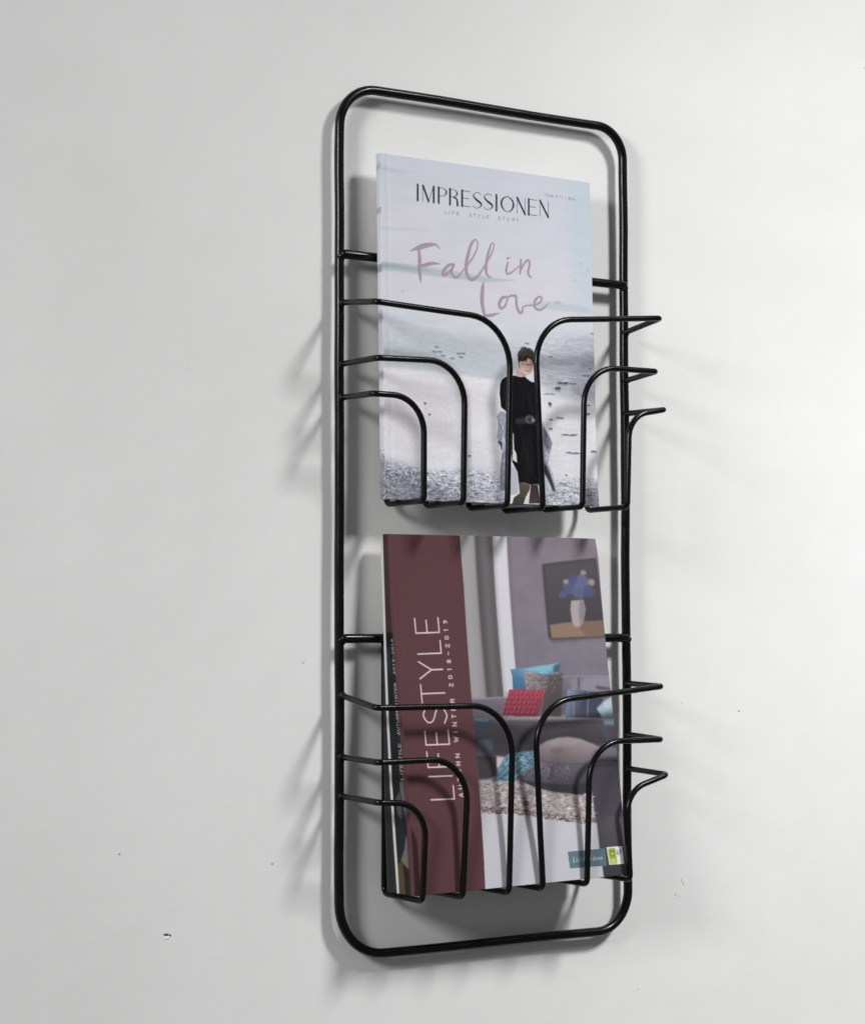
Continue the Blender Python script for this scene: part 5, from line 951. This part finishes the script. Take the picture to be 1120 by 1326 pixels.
('S',(226,206,216),0.2,0.95,0,[(47.1,116.69,0.8),(47.72,117.78,0.8),(49.91,117.83,0.8),(50.76,116.77,0.8),(50.14,115.67,0.8),(47.95,115.63,0.8),(47.1,116.69,0.8)]),
('S',(226,206,216),0.2,0.95,0,[(47.72,111.12,0.8),(47.07,110.3,0.8),(50.73,110.37,0.8)]),
('S',(226,206,216),0.2,0.95,0,[(48.79,103.93,0.8),(47.84,105.0,0.8),(47.04,103.9,0.8),(48.06,102.84,0.8),(48.79,103.93,0.8),(49.65,105.17,0.8),(50.7,103.97,0.8),(49.91,102.73,0.8),(48.79,103.93,0.8)]),
('S',(226,206,216),0.2,0.95,0,[(48.89,98.61,0.8),(49.11,96.44,0.8)]),
('S',(226,206,216),0.2,0.95,0,[(47.54,92.31,0.8),(46.93,91.08,0.8),(47.96,90.01,0.8),(50.48,92.35,0.8),(50.72,89.91,0.8)]),
('S',(226,206,216),0.2,0.95,0,[(46.87,84.66,0.8),(47.49,85.75,0.8),(49.69,85.78,0.8),(50.54,84.7,0.8),(49.91,83.6,0.8),(47.71,83.58,0.8),(46.87,84.66,0.8)]),
('S',(226,206,216),0.2,0.95,0,[(47.44,79.05,0.8),(46.79,78.22,0.8),(50.46,78.26,0.8)]),
('S',(226,206,216),0.2,0.95,0,[(48.26,70.7,0.8),(48.71,71.8,0.8),(47.69,72.88,0.8),(46.69,71.78,0.8),(47.71,70.7,0.8),(49.35,70.85,0.8),(50.31,72.35,0.8)]),
]

# ---------------------------------------------------------------- booklets
def sheet(name, fn, nx, ny, mat, parent, colours=None, rim=0.00035, flip=False):
    """a grid over (u, v) with a rim turned back along +y; colours: (ny, nx, 3) linear print"""
    U, V = np.meshgrid(np.linspace(0, 1, nx), np.linspace(0, 1, ny))
    X, Y, Z = fn(U, V); top = np.stack([X, Y, Z], -1).reshape(-1, 3)
    idx = np.arange(nx * ny).reshape(ny, nx)
    q = np.stack([idx[:-1, :-1], idx[1:, :-1], idx[1:, 1:], idx[:-1, 1:]], -1).reshape(-1, 4)
    if flip: q = q[:, ::-1]
    loop = np.concatenate([idx[0, :], idx[1:, -1], idx[-1, -2::-1], idx[-2:0:-1, 0]])
    low = top[loop] + np.array([0, -rim if flip else rim, 0]); n0 = len(top); L = len(loop); k = np.arange(L); kn = (k + 1) % L
    rq = np.stack([loop[k], loop[kn], n0 + kn, n0 + k], -1)
    if flip: rq = rq[:, ::-1]
    verts = np.vstack([top, low]); faces = np.vstack([q, rq]).astype(np.int32)
    me = bpy.data.meshes.new(name)
    me.vertices.add(len(verts)); me.vertices.foreach_set('co', verts.astype(np.float32).ravel())
    me.loops.add(faces.size); me.loops.foreach_set('vertex_index', faces.ravel())
    me.polygons.add(len(faces)); me.polygons.foreach_set('loop_start', np.arange(0, faces.size, 4, dtype=np.int32))
    me.polygons.foreach_set('use_smooth', np.concatenate([np.ones(len(q), bool), np.zeros(len(rq), bool)]))
    me.update(calc_edges=True); me.validate()
    if colours is not None:
        c = np.ones((len(verts), 4), np.float32); flat = colours.reshape(-1, 3); c[:n0, :3] = flat; c[n0:, :3] = np.minimum(flat[loop] * 0.5 + 0.35, 1)
        at = me.color_attributes.new('print', 'FLOAT_COLOR', 'POINT'); at.data.foreach_set('color', c.ravel())
    me.materials.append(mat)
    o = bpy.data.objects.new(name, me); COL.objects.link(o)
    if parent: o.parent = parent
    return o
def booklet(root, front, back, cover_mat, cover_img, spine_mat, spine_img, back_mat, inset=(0.0022, 0.0012)):
    """front(u, v), back(u, v): the two outer faces; u from spine to fore edge, v from head to foot"""
    def F(U, V): return front(U, V)
    def Bk(U, V): return back(U, V)
    if cover_img is not None: sheet("front_cover", F, cover_img.shape[1], cover_img.shape[0], cover_mat, root, cover_img)
    else: sheet("front_cover", F, 24, 32, cover_mat, root)
    sheet("back_cover", Bk, 24, 32, back_mat, root, flip=True)
    def S(U, V):                                        # rounded spine between the two covers
        a = front(0 * U, V); b = back(0 * U, V); t = U
        bul = np.sin(np.pi * np.clip(t, 0, 1)) ** 0.5 * 0.0006
        return a[0] + (b[0] - a[0]) * t - bul, a[1] + (b[1] - a[1]) * t, a[2] + (b[2] - a[2]) * t
    ni, nj = (spine_img.shape[1], spine_img.shape[0]) if spine_img is not None else (8, 40)
    sheet("spine", S, ni, nj, spine_mat, root, spine_img, rim=0.0, flip=True)
    # page block, a little smaller than the covers
    n = 24; C = 14; verts = []; faces = []
    du, dv = inset[0] / 0.21, inset[1] / 0.28
    for f, off in ((front, 0.0011), (back, -0.0004)):
        for j in range(n + 1):
            for i in range(C):
                u = 0.001 + (0.999 - du) * i / (C - 1); v = dv + (1 - 2 * dv) * j / n
                x, y, z = f(np.array(u), np.array(v)); verts.append((float(x), float(y) + off, float(z)))
    H = C * (n + 1)
    for j in range(n):
        for i in range(C - 1):
            a = j * C + i; faces.append((a, a + C, a + C + 1, a + 1)); faces.append((H + a, H + a + 1, H + a + C + 1, H + a + C))
        for i in (0, C - 1):
            a = j * C + i; q = (a, H + a, H + a + C, a + C); faces.append(q if i == 0 else q[::-1])
    for i in range(C - 1):
        faces.append((i, i + 1, H + i + 1, H + i)); a = n * C + i; faces.append((a + 1, a, H + a, H + a + 1))
    link_mesh("page_block", verts, faces, MAT_PAGES, root)

def hinge(U, at, depth, width): return depth * np.exp(-((U - at) / width) ** 2)
# --- upper magazine
f_img = to_linear(Canvas(213.0, 281.6).run(ART_FASHION))
def fashion_front(U, V):
    y = -0.0272 - 0.0072 * V - 0.0009 * np.sin(np.pi * U) * (0.4 + 0.6 * V) + hinge(U, 0.030, 0.0003, 0.008)
    y = y + 0.0016 * np.clip((U - 0.80) / 0.20, 0, 1) ** 2 * np.clip(1 - V * 1.6, 0, 1) - 0.0022 * np.clip((U - 0.86) / 0.14, 0, 1) ** 2 * np.clip((V - 0.80) / 0.20, 0, 1) ** 2
    return -0.1155 + 0.2130 * U, y, 0.2950 - 0.2815 * V
def fashion_back(U, V): return -0.1155 + 0.2130 * U, -0.0203 - 0.0065 * V, 0.2950 - 0.2815 * V
sp = Canvas(7.0, 281.6)
sp.run([('G', (190, 202, 214), (214, 214, 222), ((0, 0), (0, 90)), 0, 1., [(-9, -9), (20, -9), (20, 300), (-9, 300)]),
        ('P', (150, 166, 178), 1.5, .8, [(-2, 8), (9, 10), (9, 14), (-2, 12)]), ('P', (140, 156, 170), 1.2, .7, [(-2, 44), (9, 45), (9, 50), (-2, 49)]),
        ('P', (120, 130, 146), 1.2, .7, [(-2, 90), (9, 92), (9, 98), (-2, 97)]), ('P', (170, 178, 190), 6., .8, [(-2, 130), (9, 130), (9, 172), (-2, 172)]),
        ('P', (110, 112, 124), 4., .85, [(-2, 246), (9, 246), (9, 290), (-2, 290)]), ('N', .3, 1.4, .7, 77, 3., (1, 1, 1), [(-2, 240), (9, 240), (9, 290), (-2, 290)])])
fashion = thing("magazine", "pale fashion magazine with a woman in black on a beach, in the upper basket", "magazine")
FASHION_PRINT = print_material("fashion_cover_print", (1.07, 1.065, 1.05), 0.30)
booklet(fashion, fashion_front, fashion_back, FASHION_PRINT, f_img, FASHION_PRINT, to_linear(np.clip(sp.img, 0, 255)), MAT_WHITEPAPER)

# --- lower basket: the catalogue in front, a white brochure and a charcoal magazine behind it
PROFILE = (0.032456, -0.048229, -0.021727, -0.0265)
def cat_x(U): return -0.1075 + 0.2105 * U
def cat_z(U, V):
    zt = -0.0138 + 0.0006 * U; zb = -0.2990 + 0.0030 * U; return zt + (zb - zt) * V
def cat_back_y(V): return np.interp(V, (0, 0.31, 0.5, 0.7, 0.85, 1.0), (-0.0172, -0.0222, -0.0258, -0.0312, -0.0364, -0.0420))
def cat_front(U, V):
    y = np.polyval(PROFILE, V) + hinge(U, 0.028, 0.00018, 0.008) - 0.0007 * np.sin(np.pi * U) + 0.0030 * np.clip((U - 0.90) / 0.10, 0, 1) ** 2 * np.clip((0.10 - V) / 0.10, 0, 1) ** 2
    return cat_x(U), y, cat_z(U, V)
def cat_back(U, V): return cat_x(U), cat_back_y(V), cat_z(U, V)
c_img = to_linear(Canvas(210.5, 287.6).run(ART_LIFESTYLE))
# spine print: front edge at x = 0, back edge at x = 20
sp2 = Canvas(20.0, 287.6)
art = [('P', (92, 62, 68), 0, 1., [(-9, -9), (40, -9), (40, 300), (-9, 300)]), ('P', (66, 42, 48), 1., 1., [(5, -9), (40, -9), (40, 300), (5, 300)]),
       ('P', (58, 56, 56), 3., .8, [(9, 20), (40, 20), (40, 50), (9, 50)]), ('P', (30, 34, 36), .3, 1., [(4.6, 80), (40, 78), (40, 300), (4.6, 300)]),
       ('P', (50, 62, 62), 3., .8, [(11, 92), (40, 92), (40, 112), (11, 112)]), ('P', (36, 46, 52), 4., .7, [(9, 150), (40, 150), (40, 172), (9, 172)]),
       ('P', (120, 108, 116), .6, .9, [(4.6, 196), (10, 200), (8.5, 212), (5.2, 228), (4.6, 232)]), ('P', (88, 92, 98), 1., .9, [(10, 206), (17, 214), (13, 236), (9, 226)]),
       ('P', (34, 46, 48), 1., .9, [(7, 232), (20, 222), (20, 262), (12, 262)]), ('P', (128, 122, 106), .8, .9, [(6, 240), (9, 252), (15, 262), (5, 268), (5, 244)]),
       ('P', (96, 82, 58), 1., .9, [(12, 262), (20, 264), (20, 290), (10, 290)]), ('P', (44, 38, 34), .8, .9, [(5, 268), (12, 264), (11, 290), (5, 290)])]
for n, ch in enumerate('LIFESTYLE  AUTUMN WINTER  2018-2019'):
    if ch == ' ': continue
    y0 = 197 - n * 3.22
    for s in GLYPHS[ch]: art.append(('S', (222, 208, 212), .15, .9, 0, [(4.5 + gy * 3.2, y0 - gx * 2.2, .55) for gx, gy in s]))
sp2.run(art)
catalogue = thing("catalogue", "maroon spined home catalogue with a grey sofa on its cover, in the lower basket", "catalogue")
CAT_PRINT = print_material("catalogue_cover_print", (1.0, 1.0, 1.0), 0.32)
booklet(catalogue, cat_front, cat_back, CAT_PRINT, c_img, CAT_PRINT, to_linear(np.clip(sp2.img, 0, 255)), MAT_WHITEPAPER)

def bro_front(U, V):
    z = -0.022 - 0.2772 * V; return -0.1078 + 0.2050 * U, cat_back_y((-0.0138 - z) / 0.2852) + 0.0007, z
def bro_back(U, V):
    x, y, z = bro_front(U, V); return x, y + 0.0017 + 0.0006 * V, z
brochure = thing("brochure", "thin white brochure tucked directly behind the maroon catalogue", "brochure")
booklet(brochure, bro_front, bro_back, MAT_WHITEPAPER, None, MAT_WHITEPAPER, None, MAT_WHITEPAPER)
def dark_front(U, V):
    z = -0.112 - 0.1872 * V; x, y, _ = bro_front(U, (-0.022 - z) / 0.2772); vv = (-0.022 - z) / 0.2772
    return -0.1076 + 0.2060 * U, y + 0.0017 + 0.0006 * vv + 0.0005, z
def dark_back(U, V):
    x, y, z = dark_front(U, V); return x, y + 0.0026 + 0.0125 * V ** 1.2, z
dark = thing("magazine", "charcoal black magazine at the very back of the lower basket", "magazine")
booklet(dark, dark_front, dark_back, MAT_CHARCOAL, None, MAT_CHARCOAL, None, MAT_CHARCOAL)
